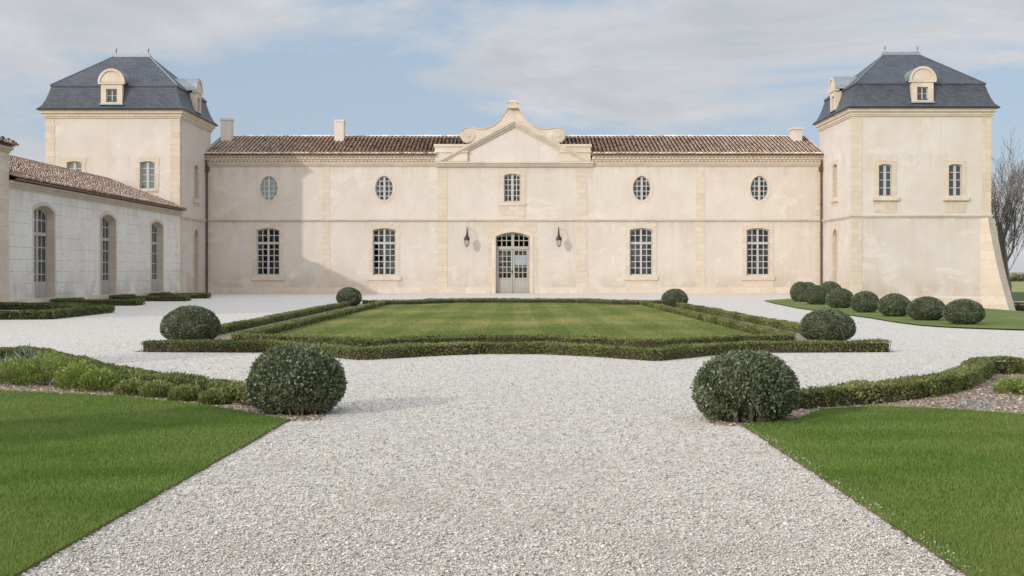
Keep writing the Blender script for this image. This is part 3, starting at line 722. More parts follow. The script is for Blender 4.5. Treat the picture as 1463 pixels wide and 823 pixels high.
# ================================================================== LOW WING (left) and its end pavilion
XWG = -18.7; W0, W1 = 47.8, 72.78
wing = thing('low_wing', 'low weathered wing with tall arched glazed doors and clay tiled roof', 'building', (-22.5, 60.3, 0))
TW = plane_x(XWG, 1); wh = []; doors = [(51.65, 2.25), (59.8, 2.25), (68.0, 2.25)]
for c, w in doors: wh.append(arch(c, w, .04, 3.98, .24, 14))
mb = MB(); mb.sheet(TW, [(W0, -.3), (W1, -.3), (W1, 4.8), (W0, 4.8)], wh)
mb.add([(-26.3, W0, -.3), (-26.3, W1, -.3), (-26.3, W1, 4.8), (-26.3, W0, 4.8)], [(0, 1, 2, 3)])
mb.build('wall', M['plaster_wing'], wing)
for (c, w), h in zip(doors, wh):
    wo = window(TW, wing, h, c, w, .04, 3.98, .24, 2, 5, transom=2.85, top_rows=2, recess=.36, frame=M['joinery_dark'], glass='glass_dark', bar=.05, mull=.2, edge=.12,
                surround=arch(c, w + .26, .0, 4.11, .25, 14), sur_mat='stone_pale', name='arched_door')
    mb = MB()
    for sg in (-1, 1):
        a, b = sorted((c + sg * .1, c + sg * (w / 2 - .1))); mb.fbox(TW, a, b, .06, .95, -.35, -.27); mb.fbox(TW, a + .12, b - .12, .2, .8, -.27, -.255)
    mb.build('door_panel', M['joinery_dark'], wo)
mb = MB()
for o, a, b in ((.06, 4.45, 4.53), (.12, 4.532, 4.62), (.20, 4.622, 4.72)): mb.box(XWG, XWG + o, W0, W1 - .05, a, b)
mb.build('cornice', M['stone_grey'], wing)
mb = MB(); mb.box(XWG, XWG + .05, W0, W1, -.3, .3); mb.build('plinth', M['stone_pale'], wing)
EX, EZ2, RX, RZ2 = -18.33, 4.80, -22.5, 6.37
Vw = Vector((RX - EX, 0, RZ2 - EZ2))
mb = MB(); tiles(mb, (EX, W0 + .05, EZ2), (0, 1, 0), Vw, int((W1 - W0 - .1) / .25), int(Vw.length / .33) + 1)
for i in range(int((W1 - W0) / .38)):
    y = W0 + .1 + i * .38; th = [math.pi * k / 5 for k in range(6)]
    vs = [(RX + q * math.cos(t), y + dd, RZ2 + .07 + q * math.sin(t)) for dd, q in ((0, .13), (.42, .115)) for t in th]
    mb.add(vs, [(k, k + 1, 7 + k, 6 + k) for k in range(5)], min(1, max(0, random.gauss(.55, .2))))
mb.cur = 1
mb.add([(EX, W0, EZ2), (EX, W1, EZ2), (RX, W1, RZ2), (RX, W0, RZ2), (-26.67, W1, EZ2), (-26.67, W0, EZ2)], [(0, 1, 2, 3), (3, 2, 4, 5)])
mb.add([(EX, W0, EZ2 - .04), (EX, W1, EZ2 - .04), (-26.67, W1, EZ2 - .04), (-26.67, W0, EZ2 - .04), (EX, W0, EZ2), (EX, W1, EZ2)], [(0, 1, 2, 3), (0, 1, 5, 4)])
mb.build('roof', [M['tile_shaded'], M['tile_flat']], wing)

PY0, PX1, PX0 = 31.5, -18.62, -27.0
pav = thing('end_pavilion', 'taller plastered pavilion closing the near end of the low wing', 'building', (-22.8, 40, 0))
mb = MB(); mb.ring(PX0, PX1, PY0, W0, [(0, -.3), (0, 5.95)]); mb.build('wall', M['plaster_wing'], pav)
mb = MB(); mb.ring(PX0, PX1, PY0, W0, [(.0, 5.74), (.06, 5.74), (.06, 5.82), (.14, 5.84), (.14, 5.94), (0, 5.96)]); mb.build('cornice', M['stone_grey'], pav)
for y0_, k in ((PY0 + .4, 0), (W0 - .4, 1)):
    mb = MB(); mb.slab(plane_x(PX1, 1), toothed(y0_, .4, 0, 5.73, .4, .06, left=(k == 1), right=(k == 0)), 0, .018); mb.build('quoin', M['stone_pale'], pav)
e = .24; zE = 5.98; hx = (PX1 - PX0) / 2 + e; xm = (PX0 + PX1) / 2; rise = 1.45
mb = MB()
Vx = Vector((-hx, 0, rise)); Ly = W0 - PY0 + 2 * e
def keep_x(u, v): return v * hx / Vx.length < min(u, Ly - u) + .1
tiles(mb, (PX1 + e, PY0 - e, zE), (0, 1, 0), Vx, int(Ly / .25), int(Vx.length / .33) + 1, keep=keep_x)
Vn = Vector((0, -hx, rise))
tiles(mb, (PX1 + e, W0 + e, zE), (-1, 0, 0), Vn, int(2 * hx / .25), int(Vn.length / .33) + 1, keep=lambda u, v: v * hx / Vn.length < min(u, 2 * hx - u) + .1)
Vm = Vector((0, hx, rise))
tiles(mb, (PX0 - e, PY0 - e, zE), (1, 0, 0), Vm, int(2 * hx / .25), int(Vm.length / .33) + 1, keep=lambda u, v: v * hx / Vm.length < min(u, 2 * hx - u) + .1)
mb.cur = 1
a, b, c_, d_ = (PX1 + e, PY0 - e, zE), (PX1 + e, W0 + e, zE), (PX0 - e, W0 + e, zE), (PX0 - e, PY0 - e, zE)
r0, r1 = (xm, PY0 - e + hx, zE + rise), (xm, W0 + e - hx, zE + rise)
mb.add([a, b, c_, d_, r0, r1], [(0, 1, 5, 4), (1, 2, 5), (2, 3, 4, 5), (3, 0, 4), (0, 3, 2, 1)])
mb.build('roof', [M['tile_shaded'], M['tile_flat']], pav)

# ================================================================== WALL LANTERNS
for xp, lab in ((667.5, 'iron wall lantern on scrolled bracket, to the left of the arched door'), (798, 'iron wall lantern on scrolled bracket, to the right of the arched door')):
    X = fx(xp); Zt = fz(324); y0 = YF - .02
    t = thing('wall_lantern', lab, 'lantern', (X, y0, fz(350)), 'lanterns flanking the arched door')
    out = .62; yl = YF - out
    mb = MB(); mb.box(X - .05, X + .05, YF - .03, YF - .001, Zt - .85, Zt - .35)
    pts = [(X, YF - .03, Zt - .7)]
    for i in range(13):
        a = math.pi * (1.0 - i / 12 * 1.0); pts.append((X, YF - .03 - out / 2 + math.cos(math.pi - a) * -out / 2 * -1 if False else YF - .03 - (out - .03) * (1 - math.cos(math.pi * i / 12)) / 2, Zt - .35 + .33 * math.sin(math.pi * i / 12)))
    pts.append((X, yl, Zt - .52))
    mb.tube(pts, .024, 6)
    sp = []
    for i in range(16): a = i * .42; rr_ = .16 * (1 - i / 18); sp.append((X, YF - .22 + rr_ * math.cos(a), Zt - .5 + rr_ * math.sin(a)))
    mb.tube(sp, .014, 5); mb.build('bracket', M['iron'], t)
    zl = Zt - .52
    mb = MB(); mb.lathe((X, yl, zl - .18), [(.17, 0), (.13, .07), (.06, .13), (.07, .17), (.02, .21)], 8)
    mb.lathe((X, yl, zl - .32), [(.185, 0), (.19, .03), (.15, .14)], 8); mb.build('lantern_cap', M['iron'], t)
    mb = MB(); mb.lathe((X, yl, zl - .66), [(.08, 0), (.17, .335)], 6); mb.build('lantern_glass', M['lantern_glass'], t)
    mb = MB(); mb.lathe((X, yl, zl - .72), [(.02, 0), (.1, .05), (.1, .065)], 6)
    for i in range(6):
        a = 2 * math.pi * i / 6; mb.tube([(X + .095 * math.cos(a), yl + .095 * math.sin(a), zl - .66), (X + 0.176 * math.cos(a), yl + 0.176 * math.sin(a), zl - .31)], .011, 4)
    mb.build('lantern_cage', M['iron'], t)

# ================================================================== GROUND
def zg(X): 
    t = np.clip((X - 16.5) / 9.0, 0, 1); return -1.1 * t * t * (3 - 2 * t)
def grid_sheet(name, xs, ys, zf, mat, label=None):
    xs = np.asarray(xs, float); ys = np.asarray(ys, float); X, Y = np.meshgrid(xs, ys); Z = zf(X, Y)
    v = np.stack([X, Y, Z], -1).reshape(-1, 3); nx, ny = len(xs), len(ys)
    i = np.arange(nx - 1)[None, :] + np.arange(ny - 1)[:, None] * nx
    f = np.stack([i, i + 1, i + 1 + nx, i + nx], -1).reshape(-1, 4)
    me = mesh_np(name, v, [f]); me.materials.append(M[mat]); o = link(name, me); return tag(o, kind='structure')
xs = [-3000, -600, -120, -40, -28, 0, 16, 16.5, 17.5, 18.5, 19.5, 20.5, 21.5, 22.5, 23.5, 24.5, 25.5, 28, 40, 120, 600, 3000]
grid_sheet('ground', xs, [-400, -40, 0, 30, 60, 90, 150, 320, 700, 4000], lambda X, Y: zg(X) - .06, 'field')
grid_sheet('gravel_court', [-28, -20, 0, 16, 16.5, 17.5, 18.5, 19.5, 20.5, 21.5, 22.5, 23.5, 24.5, 25.5, 34], [-8, 10, 30, 60, 80], lambda X, Y: zg(X), 'gravel')
def wobble(pts, step=.12, amp=.012):
    out = []; k = len(pts)
    for i in range(k):
        a, b = Vector(pts[i]), Vector(pts[(i + 1) % k]); L = (b - a).length; m = max(1, int(L / step)) if min(a.y, b.y) > 0 and L < 8 else 1
        for j in range(m):
            p = a.lerp(b, j / m); out.append((p.x + random.uniform(-amp, amp), p.y + random.uniform(-amp, amp)))
    return out
def slab_poly(name, pts, z0, z1, mat, side=None):
    if name == 'lawn': pts = wobble(pts)
    mb = MB(); TT = lambda u, v, n=0.0: (u, v, n); mb.sheet(TT, pts, (), z1); mb.cur = 1 if side else 0; mb.band(TT, pts, z0, z1)
    o = mb.build(name, [M[mat]] + ([M[side]] if side else [])); return tag(o, kind='structure')
lawnL = [(-2.26, -2), (-2.19, 5.7), (-2.08, 9.5), (-2.02, 11.7), (-2.35, 12.1), (-3.2, 13.1), (-4.2, 13.9), (-5.8, 14.6), (-9, 15.2), (-14, 15.4), (-14, -2)]
lawnR = [(2.02, -2), (14, -2), (14, 9.5), (8, 10.6), (6.2, 11.3), (4.9, 12.0), (4.3, 12.55), (3.6, 12.85), (3.0, 12.6), (2.6, 11.8), (2.0, 11.3), (2.0, 5.7)]
slab_poly('lawn', lawnL, -.02, .016, 'lawn', 'soil'); slab_poly('lawn', lawnR, -.02, .016, 'lawn', 'soil')
bedL = [(-1.75, 11.75), (-1.8, 12.6), (-2.6, 13.2), (-3.2, 13.8), (-4.2, 14.8), (-5.4, 16.4), (-6.5, 18.4), (-7.4, 19.8), (-14, 20.4), (-14, 15.35), (-9, 15.15), (-5.8, 14.55), (-4.2, 13.85), (-3.2, 13.05), (-2.35, 12.05), (-2.0, 11.65)]
bedR = [(1.75, 11.35), (1.78, 12.2), (2.9, 13.1), (3.7, 13.5), (4.4, 14.1), (5.2, 15.0), (6.0, 16.6), (6.4, 17.4), (14, 17.6), (14, 9.45), (8, 10.55), (6.2, 11.25), (4.9, 11.95), (4.3, 12.5), (3.6, 12.8), (3.0, 12.55), (2.6, 11.75), (1.98, 11.25)]
slab_poly('flower_bed', bedL, -.02, .012, 'mulch'); slab_poly('flower_bed', bedR, -.02, .012, 'mulch')
frontO = [(-6.15, 21.75), (-4.05, 21.65), (-3.2, 20.95), (-2.3, 19.8), (-1.35, 20.75), (-.5, 21.25), (.5, 21.22), (1.3, 20.6), (2.15, 19.6), (3.05, 20.8), (3.9, 21.55), (6.25, 21.75)]
inF = [(-5.15, 24.1), (-4.1, 23.85), (-3.3, 23.1), (-2.55, 22.1), (-1.5, 23.1), (-.6, 23.55), (.6, 23.5), (1.6, 22.9), (2.65, 21.95), (3.3, 22.9), (4.1, 23.8), (5.15, 24.1)]
inB = [(5.1, 51.2), (4.0, 51.4), (3.4, 52.6), (2.6, 53.9), (1.2, 54.2), (-1.2, 54.2), (-2.6, 53.9), (-3.4, 52.6), (-4.0, 51.4), (-5.1, 51.2)]
slab_poly('parterre_bed', [(-6.35, 21.7)] + frontO[1:-1] + [(6.4, 21.7), (6.4, 57), (-6.4, 57)], -.02, .012, 'mulch')
slab_poly('parterre_lawn', [(u * .98, v + .15) for u, v in inF] + [(u * .98, v - .12) for u, v in inB], .0, .035, 'lawn_mid')
# grass bank beyond the court (follows the fall of the ground towards the tower by the bare tree)
edge = [(29.2, 40.0), (29.4, 11.9), (30.4, 10.7), (31.8, 10.1), (34, 10.05), (37, 10.25), (47, 10.35), (54, 10.9), (59.5, 11.5)]
ys = np.linspace(29.25, 71.95, 60); rows = []
for y in ys:
    ex = np.interp(y, [e_[0] for e_ in edge[1:]], [e_[1] for e_ in edge[1:]]) if y <= 59.5 else 11.5 + (y - 59.5) * .55
    rows.append(np.concatenate([[ex], np.linspace(max(ex + .3, 16.4), 26.4, 14), [30, 40]]))
v = np.array([[x, y, zg(x) + .03] for r_, y in zip(rows, ys) for x in r_]); nx = len(rows[0])
i = np.arange(nx - 1)[None, :] + np.arange(len(ys) - 1)[:, None] * nx
me = mesh_np('grass_bank', v, [np.stack([i, i + 1, i + 1 + nx, i + nx], -1).reshape(-1, 4)]); me.materials.append(M['bank']); tag(link('grass_bank', me), kind='structure')
slab_poly('far_meadow', [(24, 156), (420, 156), (420, 322), (24, 322)], -1.3, -1.13, 'field')
slab_poly('dark_pasture', [(24, 108), (300, 108), (300, 155.9), (24, 155.9)], -1.3, -1.12, 'dark_field')
slab_poly('earth_path', [(24, 92), (300, 92), (300, 107.9), (24, 107.9)], -1.3, -1.11, 'earth')

# ================================================================== FOLIAGE
def leaf_quads(P, D, size, wr=.5):
    n = len(P); D = D / np.linalg.norm(D, axis=1, keepdims=True)
    Rv = rng.normal(size=(n, 3)); Sd = np.cross(D, Rv); Sd /= np.linalg.norm(Sd, axis=1, keepdims=True) + 1e-9
    L = (size * rng.uniform(.65, 1.35, n))[:, None]; W = L * wr
    V = np.stack([P - D * L * .5, P + Sd * W * .5, P + D * L * .5, P - Sd * W * .5], 1).reshape(-1, 3)
    Fc = np.arange(4 * n).reshape(-1, 4); return V, Fc
def clumpy(P, sc, seed):
    """slow random variation, so clumps of leaves differ in tone"""
    r = np.random.default_rng(seed); k = r.normal(size=(6, 3)) * sc; ph = r.uniform(0, 6.28, 6)
    return np.sin(P @ k.T + ph).mean(1)
def foliage_mesh(name, P, D, size, wr, mats, core=None, seed=1, spread=.2, sc=5.0, base=.45, core_mat=0):
    V, Fc = leaf_quads(P, D, size, wr)
    rn = np.clip(base + clumpy(P, sc, seed) * .46 + rng.normal(size=len(P)) * spread, 0, 1)
    Vs_, Fs, mi, rr_ = [V], [Fc], [np.zeros(len(Fc), int)], [rn]
    if core is not None:
        cv, cf = core; Fs.append(cf + len(V)); Vs_.append(cv); mi.append(np.full(len(cf), core_mat)); rr_.append(np.full(len(cf), .02))
    me = mesh_np(name, np.concatenate(Vs_), Fs, np.concatenate(rr_), np.concatenate(mi))
    for m in mats: me.materials.append(m)
    return me
def dome_core(r, h, low, k=.80):
    vs = []; seg, st = 16, 8
    for j in range(st + 1):
        t = j / st
        z = low + (h - low) * t if False else None
        a = -math.pi * .38 + (math.pi * .5 + math.pi * .38) * t
        for s in range(seg):
            b = 2 * math.pi * s / seg; vs.append((r * k * math.cos(a) * math.cos(b), r * k * math.cos(a) * math.sin(b), max(.01, h * .42 + (h * .58 * k if a > 0 else h * .48) * math.sin(a))))
    f = [(j * seg + s, j * seg + (s + 1) % seg, (j + 1) * seg + (s + 1) % seg, (j + 1) * seg + s) for j in range(st) for s in range(seg)]
    return np.array(vs), np.array(f)
def ball(name, r, h, n, size, seed, mat='leaf_ball', gap=None, rag=.03, square=1.0):
    """clipped dome: widest at 42 % of its height, tucked in at the foot"""
    g = np.random.default_rng(seed)
    u = g.uniform(-.88, 1, n); ph = g.uniform(0, 2 * math.pi, n); c = np.sqrt(1 - u * u) ** (1 / square)
    N = np.stack([c * np.cos(ph), c * np.sin(ph), u], 1)
    lump = 1 + .05 * clumpy(N, 3.2, seed) + .02 * clumpy(N, 9, seed + 1)
    depth = 1 - np.abs(g.normal(size=n)) * .05 + g.normal(size=n) * rag * .5
    P = N * (lump * depth)[:, None]
    P[:, 0] *= r; P[:, 1] *= r; P[:, 2] = h * .42 + np.where(P[:, 2] > 0, P[:, 2] * h * .58, P[:, 2] * h * .46)
    keep = P[:, 2] > .01
    if gap:
        ang, wid, top = gap
        dphi = np.abs((ph - ang + math.pi) % (2 * math.pi) - math.pi)
        keep &= ~((dphi < wid * (1 - P[:, 2] / top)) & (P[:, 2] < top) & (g.uniform(size=n) < .85))
    P, N = P[keep], N[keep]
    D = N * .7 + g.normal(size=P.shape) * .75 + np.array([0, 0, .25])
    return foliage_mesh(name, P, D, size, .5, [M[mat], M['twig']], dome_core(r, h, 0), seed, .2, 7 / max(r, .3))
GP = lambda x, y: ((x - CX) * H / (y - HY), F * H / (y - HY))       # ground point behind a photo pixel

# the two big clipped shrubs at the mouth of the drive
def big_ball(label, X, Y, r, h, seed, gap):
    t = thing('ball_shrub', label, 'shrub', (X, Y, 0), 'pair of big clipped shrubs at the drive')
    me = ball('foliage', r, h, 17000, .038, seed, gap=gap, rag=.05, square=1.25); o = link('foliage', me, t)
    mb = MB()
    for k in range(16):
        a = random.uniform(0, 6.28); q = random.uniform(.45, .92) * r; z = random.uniform(.3, .55) * h
        pts = [(X + .05 * math.cos(a), Y + .05 * math.sin(a), -.02), (X + q * .5 * math.cos(a + .2), Y + q * .5 * math.sin(a + .2), z * .45), (X + q * math.cos(a), Y + q * math.sin(a), z)]
        mb.tube(pts, [.022, .014, .007], 5)
    for k in range(14):
        a = gap[0] + random.uniform(-.4, .4); q = r * random.uniform(.82, .95)
        mb.tube([(X + q * .75 * math.cos(a), Y + q * .75 * math.sin(a), 0.0), (X + q * math.cos(a + random.uniform(-.1, .1)), Y + q * math.sin(a), random.uniform(.15, .32))], [.012, .005], 4)
    mb.build('stem', M['twig'], t)
    return t
big_ball('big dark clipped shrub joined to the hedge beside the shaded lawn', -2.065, 12.35, .455, .635, 11, (-1.2, .12, .12))
big_ball('big clipped dome shrub with bare stems showing low in front', 2.11, 11.75, .465, .625, 12, (-1.72, .42, .27))
# smaller clipped balls
me_b = [ball('clipped_ball', .5, .86, 6500, .05, 20 + i, rag=.02) for i in range(3)]
me_f = [ball('clipped_ball', .5, .86, 11000, .04, 30 + i, rag=.02) for i in range(2)]
def small_ball(label, X, Y, r, h, me, group, z=0.0):
    o = link('clipped_ball', me); o.location = (X, Y, z); o.scale = (r / .5, r / .5, h / .86); o.rotation_euler = (0, 0, random.uniform(0, 6)); return tag(o, label, 'shrub', group)
gA = 'clipped balls at the corners of the parterre'
small_ball('clipped ball shrub at the front parterre corner nearest the low wing', -6.05, 24.3, .545, .71, me_f[0], gA)
small_ball('clipped ball shrub at the front parterre corner facing the row of balls', 5.97, 24.6, .52, .64, me_f[1], gA)
small_ball('small clipped ball shrub at the back parterre corner nearest the low wing', -6.4, 50.6, .50, .74, me_b[0], gA)
small_ball('small clipped ball shrub at the back parterre corner nearest the bare tree tower', 6.12, 49.0, .50, .70, me_b[1], gA)
gB = 'clipped balls in a row on the grass bank'
row = [(1377, 465.5, 28.5, 430), (1323.5, 459.5, 27.5, 426.5), (1278, 453.8, 23.5, 421.5), (1236, 448, 20.5, 418), (1200, 441.5, 20, 413.5), (1167, 436.3, 18.5, 409), (1144.5, 432.2, 15.5, 404)]
labs = ['frontmost clipped ball of the row on the grass, beneath the buttress', 'second clipped ball from the front of the row on grass', 'third clipped ball from the front of the row on grass', 'middle one of the seven clipped balls in the row on grass',
        'fifth clipped ball from the front, below the edge of the tower', 'clipped ball last but one at the far end of the row', 'farthest clipped ball ending the row near the long building']
for k, (x, yb, hw_, yt) in enumerate(row):
    X, Y = GP(x, yb); Y += .35; s = F / Y
    small_ball(labs[k], (x - CX) / s, Y, hw_ / s, (yb - yt) / s + .02, me_b[k % 3] if k > 1 else me_f[k], gB, .02)
for (x, yt, Y, hw_), lab in zip(((1154, 403, 66, 15), (1186, 402, 62.5, 17)), ('half hidden clipped ball behind the far end of the row, at the wall foot', 'half hidden clipped ball standing behind the row beside the tower corner')):
    s = F / Y; X = (x - CX) / s; small_ball(lab, X, Y, hw_ / s, H + (HY - yt) / s, me_b[1], 'clipped balls behind the row')

def hedge(label, pts, hgt=.20, wid=.34, dens=900, size=.06, mat='leaf_box', seed=3, closed=False, group=None, z=0.0, rag=1.0):
    g = np.random.default_rng(seed); pts = [np.array(p, float) for p in pts]
    if closed: pts = pts + [pts[0]]
    Ps, Ds = [], []; cv, cf = [], []
    for a, b in zip(pts[:-1], pts[1:]):
        d = b - a; L = np.linalg.norm(d); d = d / L; nrm = np.array([-d[1], d[0]])
        L2 = L + wid * .5
        per = 2 * hgt + wid; n = int(L2 * per * dens); t = g.uniform(-wid * .25, L + wid * .25, n); q = g.uniform(0, per, n)
        cross = np.where(q < hgt, -wid / 2, np.where(q < hgt + wid, q - hgt - wid / 2, wid / 2))
        zz = np.where(q < hgt, q, np.where(q < hgt + wid, hgt, q - hgt - wid))
        nx_ = np.where(q < hgt, -1, np.where(q < hgt + wid, 0, 1)); nz_ = np.where((q >= hgt) & (q < hgt + wid), 1, 0)
        # round the shoulders, wander the faces
        cross *= np.where(zz > hgt * .8, .93, 1.0)
        xy = a[None, :] + d[None, :] * t[:, None] + nrm[None, :] * cross[:, None]
        P = np.column_stack([xy, zz]); wob = clumpy(P, 2.2, seed) * .03 * rag + clumpy(P, 8, seed + 1) * .025 * rag - np.abs(g.normal(size=n)) * .018
        P[:, 0] += nrm[0] * nx_ * wob; P[:, 1] += nrm[1] * nx_ * wob; P[:, 2] += nz_ * wob + g.normal(size=n) * .008
        D = np.column_stack([nrm[0] * nx_, nrm[1] * nx_, nz_ + .5]) * .7 + g.normal(size=(n, 3)) * .7
        ok = (P[:, 2] > .005) & ((nz_ == 1) | (g.uniform(size=n) < .42 + .58 * np.clip(zz / hgt, 0, 1) + .25 * clumpy(P, 9, seed + 3))); Ps.append(P[ok]); Ds.append(D[ok])
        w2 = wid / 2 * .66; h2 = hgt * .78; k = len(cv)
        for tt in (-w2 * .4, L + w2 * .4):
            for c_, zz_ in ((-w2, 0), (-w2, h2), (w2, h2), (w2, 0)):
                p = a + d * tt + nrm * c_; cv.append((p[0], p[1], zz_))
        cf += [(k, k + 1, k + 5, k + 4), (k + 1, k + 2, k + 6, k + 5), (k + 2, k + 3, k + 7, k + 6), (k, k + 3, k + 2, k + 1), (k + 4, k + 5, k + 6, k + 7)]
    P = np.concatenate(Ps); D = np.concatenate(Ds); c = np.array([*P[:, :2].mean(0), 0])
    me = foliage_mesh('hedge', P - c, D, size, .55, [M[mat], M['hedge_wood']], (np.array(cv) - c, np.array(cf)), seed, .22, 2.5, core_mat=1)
    o = link('hedge', me); o.location = (c[0], c[1], z); return tag(o, label, 'hedge', group)
gh = 'box hedges of the central parterre'
hedge('scalloped low box hedge along the front of the parterre, nearest the drive', frontO, .185, .26, 3600, .033, seed=41, group=gh)
hedge('low box hedge loop enclosing the parterre lawn', inF + inB, .19, .22, 1900, .038, seed=42, closed=True, group=gh)
hedge('straight outer box hedge on the wing side of the parterre', [(-6.3, 25.2), (-6.38, 50.0)], .19, .22, 1900, .038, seed=43, group=gh)
hedge('straight outer box hedge on the parterre side facing the row of balls', [(6.3, 25.4), (6.2, 48.6)], .19, .22, 1900, .038, seed=44, group=gh)
hedge('outer box hedge across the back of the parterre before the arched door', [(-6.2, 53.6), (-4.2, 53.8), (-3.2, 56), (-2, 56.8), (2, 56.8), (3.2, 56), (4.2, 53.8), (6.2, 53.6)], .17, .28, 800, .055, seed=45, group=gh)
hedge('low dark hedge curving from the big shrub along the left gravel edge', [(-2.5, 12.95), (-3.1, 13.6), (-4.2, 14.7), (-5.3, 16.2), (-6.3, 18.0), (-7.0, 19.2), (-9.5, 19.7), (-12, 19.8)], .20, .30, 4600, .033, seed=46, rag=1.5)
hedge('low curved hedge from the bare stemmed shrub along the right gravel edge', [(2.65, 12.65), (3.7, 13.25), (4.4, 13.9), (5.05, 14.75), (5.75, 16.1), (6.15, 17.0), (8, 17.3), (12, 17.3)], .20, .30, 4600, .033, seed=47, rag=1.5)
gw = 'low box hedges round the beds under the wing'
hedge('low box hedge round the wing bed nearest the photo edge', [(-18.3, 45.6), (-15.25, 45.6), (-15.2, 43.4), (-13.35, 42.6), (-13.2, 36.6), (-18.3, 35.8)], .24, .50, 840, .065, 'leaf_far', 51, group=gw)
hedge('low box hedge between the first and second wing doors', [(-18.3, 54.5), (-18.1, 51.3), (-15.1, 51.2), (-15.2, 52.6)], .24, .50, 760, .065, 'leaf_far', 52, group=gw)
hedge('low box hedge between the second and third wing doors', [(-18.3, 62), (-18.1, 58.9), (-15.1, 58.8), (-15.25, 60.3)], .24, .50, 680, .065, 'leaf_far', 53, group=gw)
hedge('low box hedge at the foot of the slate tower by the brown downpipe', [(-18.3, 68.5), (-18.1, 65.0), (-15.5, 64.8), (-15.65, 66.0)], .24, .50, 640, .065, 'leaf_far', 54, group=gw)

# low plants in the two beds
def tuft(name, r, h, n, size, seed, mat, wr=.3, up=.8):
    g = np.random.default_rng(seed); ph = g.uniform(0, 6.28, n); q = np.sqrt(g.uniform(0, 1, n)) * r; z = h * g.uniform(.12, 1, n) * (1 - .45 * (q / r) ** 2)
    P = np.column_stack([q * np.cos(ph), q * np.sin(ph), z]); D = np.column_stack([np.cos(ph) * q / r, np.sin(ph) * q / r, np.full(n, up)]) + g.normal(size=(n, 3)) * .45
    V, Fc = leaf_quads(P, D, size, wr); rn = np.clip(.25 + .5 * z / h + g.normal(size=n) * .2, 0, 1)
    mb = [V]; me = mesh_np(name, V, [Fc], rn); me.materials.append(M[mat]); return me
def plant(name, label, X, Y, r, h, mat, n, size, seed, wr=.3, up=.8, cat='plant', group=None):
    t = thing(name, label, cat, (X, Y, .01), group)
    link('foliage', tuft('foliage', r, h, n, size, seed, mat, wr, up), t)
    mb = MB()
    for k in range(9):
        a = random.uniform(0, 6.28); q = r * random.uniform(.2, .8); mb.tube([(X + .02 * math.cos(a), Y + .02 * math.sin(a), .0), (X + q * math.cos(a), Y + q * math.sin(a), h * random.uniform(.4, .8))], [.008, .004], 4)
    mb.build('stem', M['twig'], t)
gl = 'leafy plants in the left flower bed'
P_ = [(18, 552, .30, .33, 'bright green bushy plant at the bed end by the photo edge'), (62, 553, .32, .42, 'tall light green bushy plant beside the grey strap leaved one'), (108, 559, .27, .33, 'light green plant on the mulch before the curved dark hedge'),
      (140, 561, .25, .27, 'green bushy plant in the middle of the left bed row'), (186, 567, .20, .18, 'small green plant at the narrowing of the left mulch bed'), (222, 570, .2, .18, 'small green plant third from the big dark shrub'), (262, 575, .18, .17, 'small green plant second from the big dark shrub'), (304, 580, .17, .16, 'small green plant next to the big dark shrub')]
for k, (x, y, r_, h_, lab) in enumerate(P_):
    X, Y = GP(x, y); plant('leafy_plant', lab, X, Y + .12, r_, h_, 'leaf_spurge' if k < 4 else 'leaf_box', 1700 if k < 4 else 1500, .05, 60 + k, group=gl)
plant('strap_plant', 'grey green strap leaved plant in the left bed against the hedge', *GP(36, 541), .22, .36, 'leaf_iris', 160, .26, 71, .10, 1.3)
plant('strap_plant', 'low grey strap leaved clump at the left end of the bed', *GP(2, 540), .22, .26, 'leaf_iris', 150, .2, 72, .12, 1.1)
plant('leafy_plant', 'bright green plant on bare mulch in the right bed', *GP(1452, 563), .24, .19, 'leaf_spurge', 1000, .05, 73)
plant('leafy_plant', 'small yellow green plant behind the bright green one in the right bed', *GP(1466, 535), .16, .2, 'leaf_spurge', 500, .05, 74)
plant('leafy_plant', 'green plant at the front of the right bed beside the silver cover', *GP(1490, 567), .25, .2, 'leaf_spurge', 800, .05, 75)
# silver ground cover along the right bed
n = 5200; g = np.random.default_rng(81); xx = g.uniform(3.5, 7.5, n); c_ = np.interp(xx, [3.5, 4.3, 4.9, 6.2, 7.5], [13.0, 12.75, 12.25, 11.6, 11.0]) + np.abs(g.normal(size=n)) * .16
P = np.column_stack([xx, c_, np.abs(g.normal(size=n)) * .03 + .012]); kp = clumpy(P, 4, 5) + g.normal(size=n) * .1 > .12
V, Fc = leaf_quads(P[kp], g.normal(size=(kp.sum(), 3)) + np.array([0, 0, .8]), .04, .4); me = mesh_np('silver_ground_cover', V, [Fc], g.uniform(size=kp.sum())); me.materials.append(M['leaf_silver'])
tag(link('silver_ground_cover', me), 'low silver grey ground cover spreading over the right bed', 'ground cover', kind='stuff')

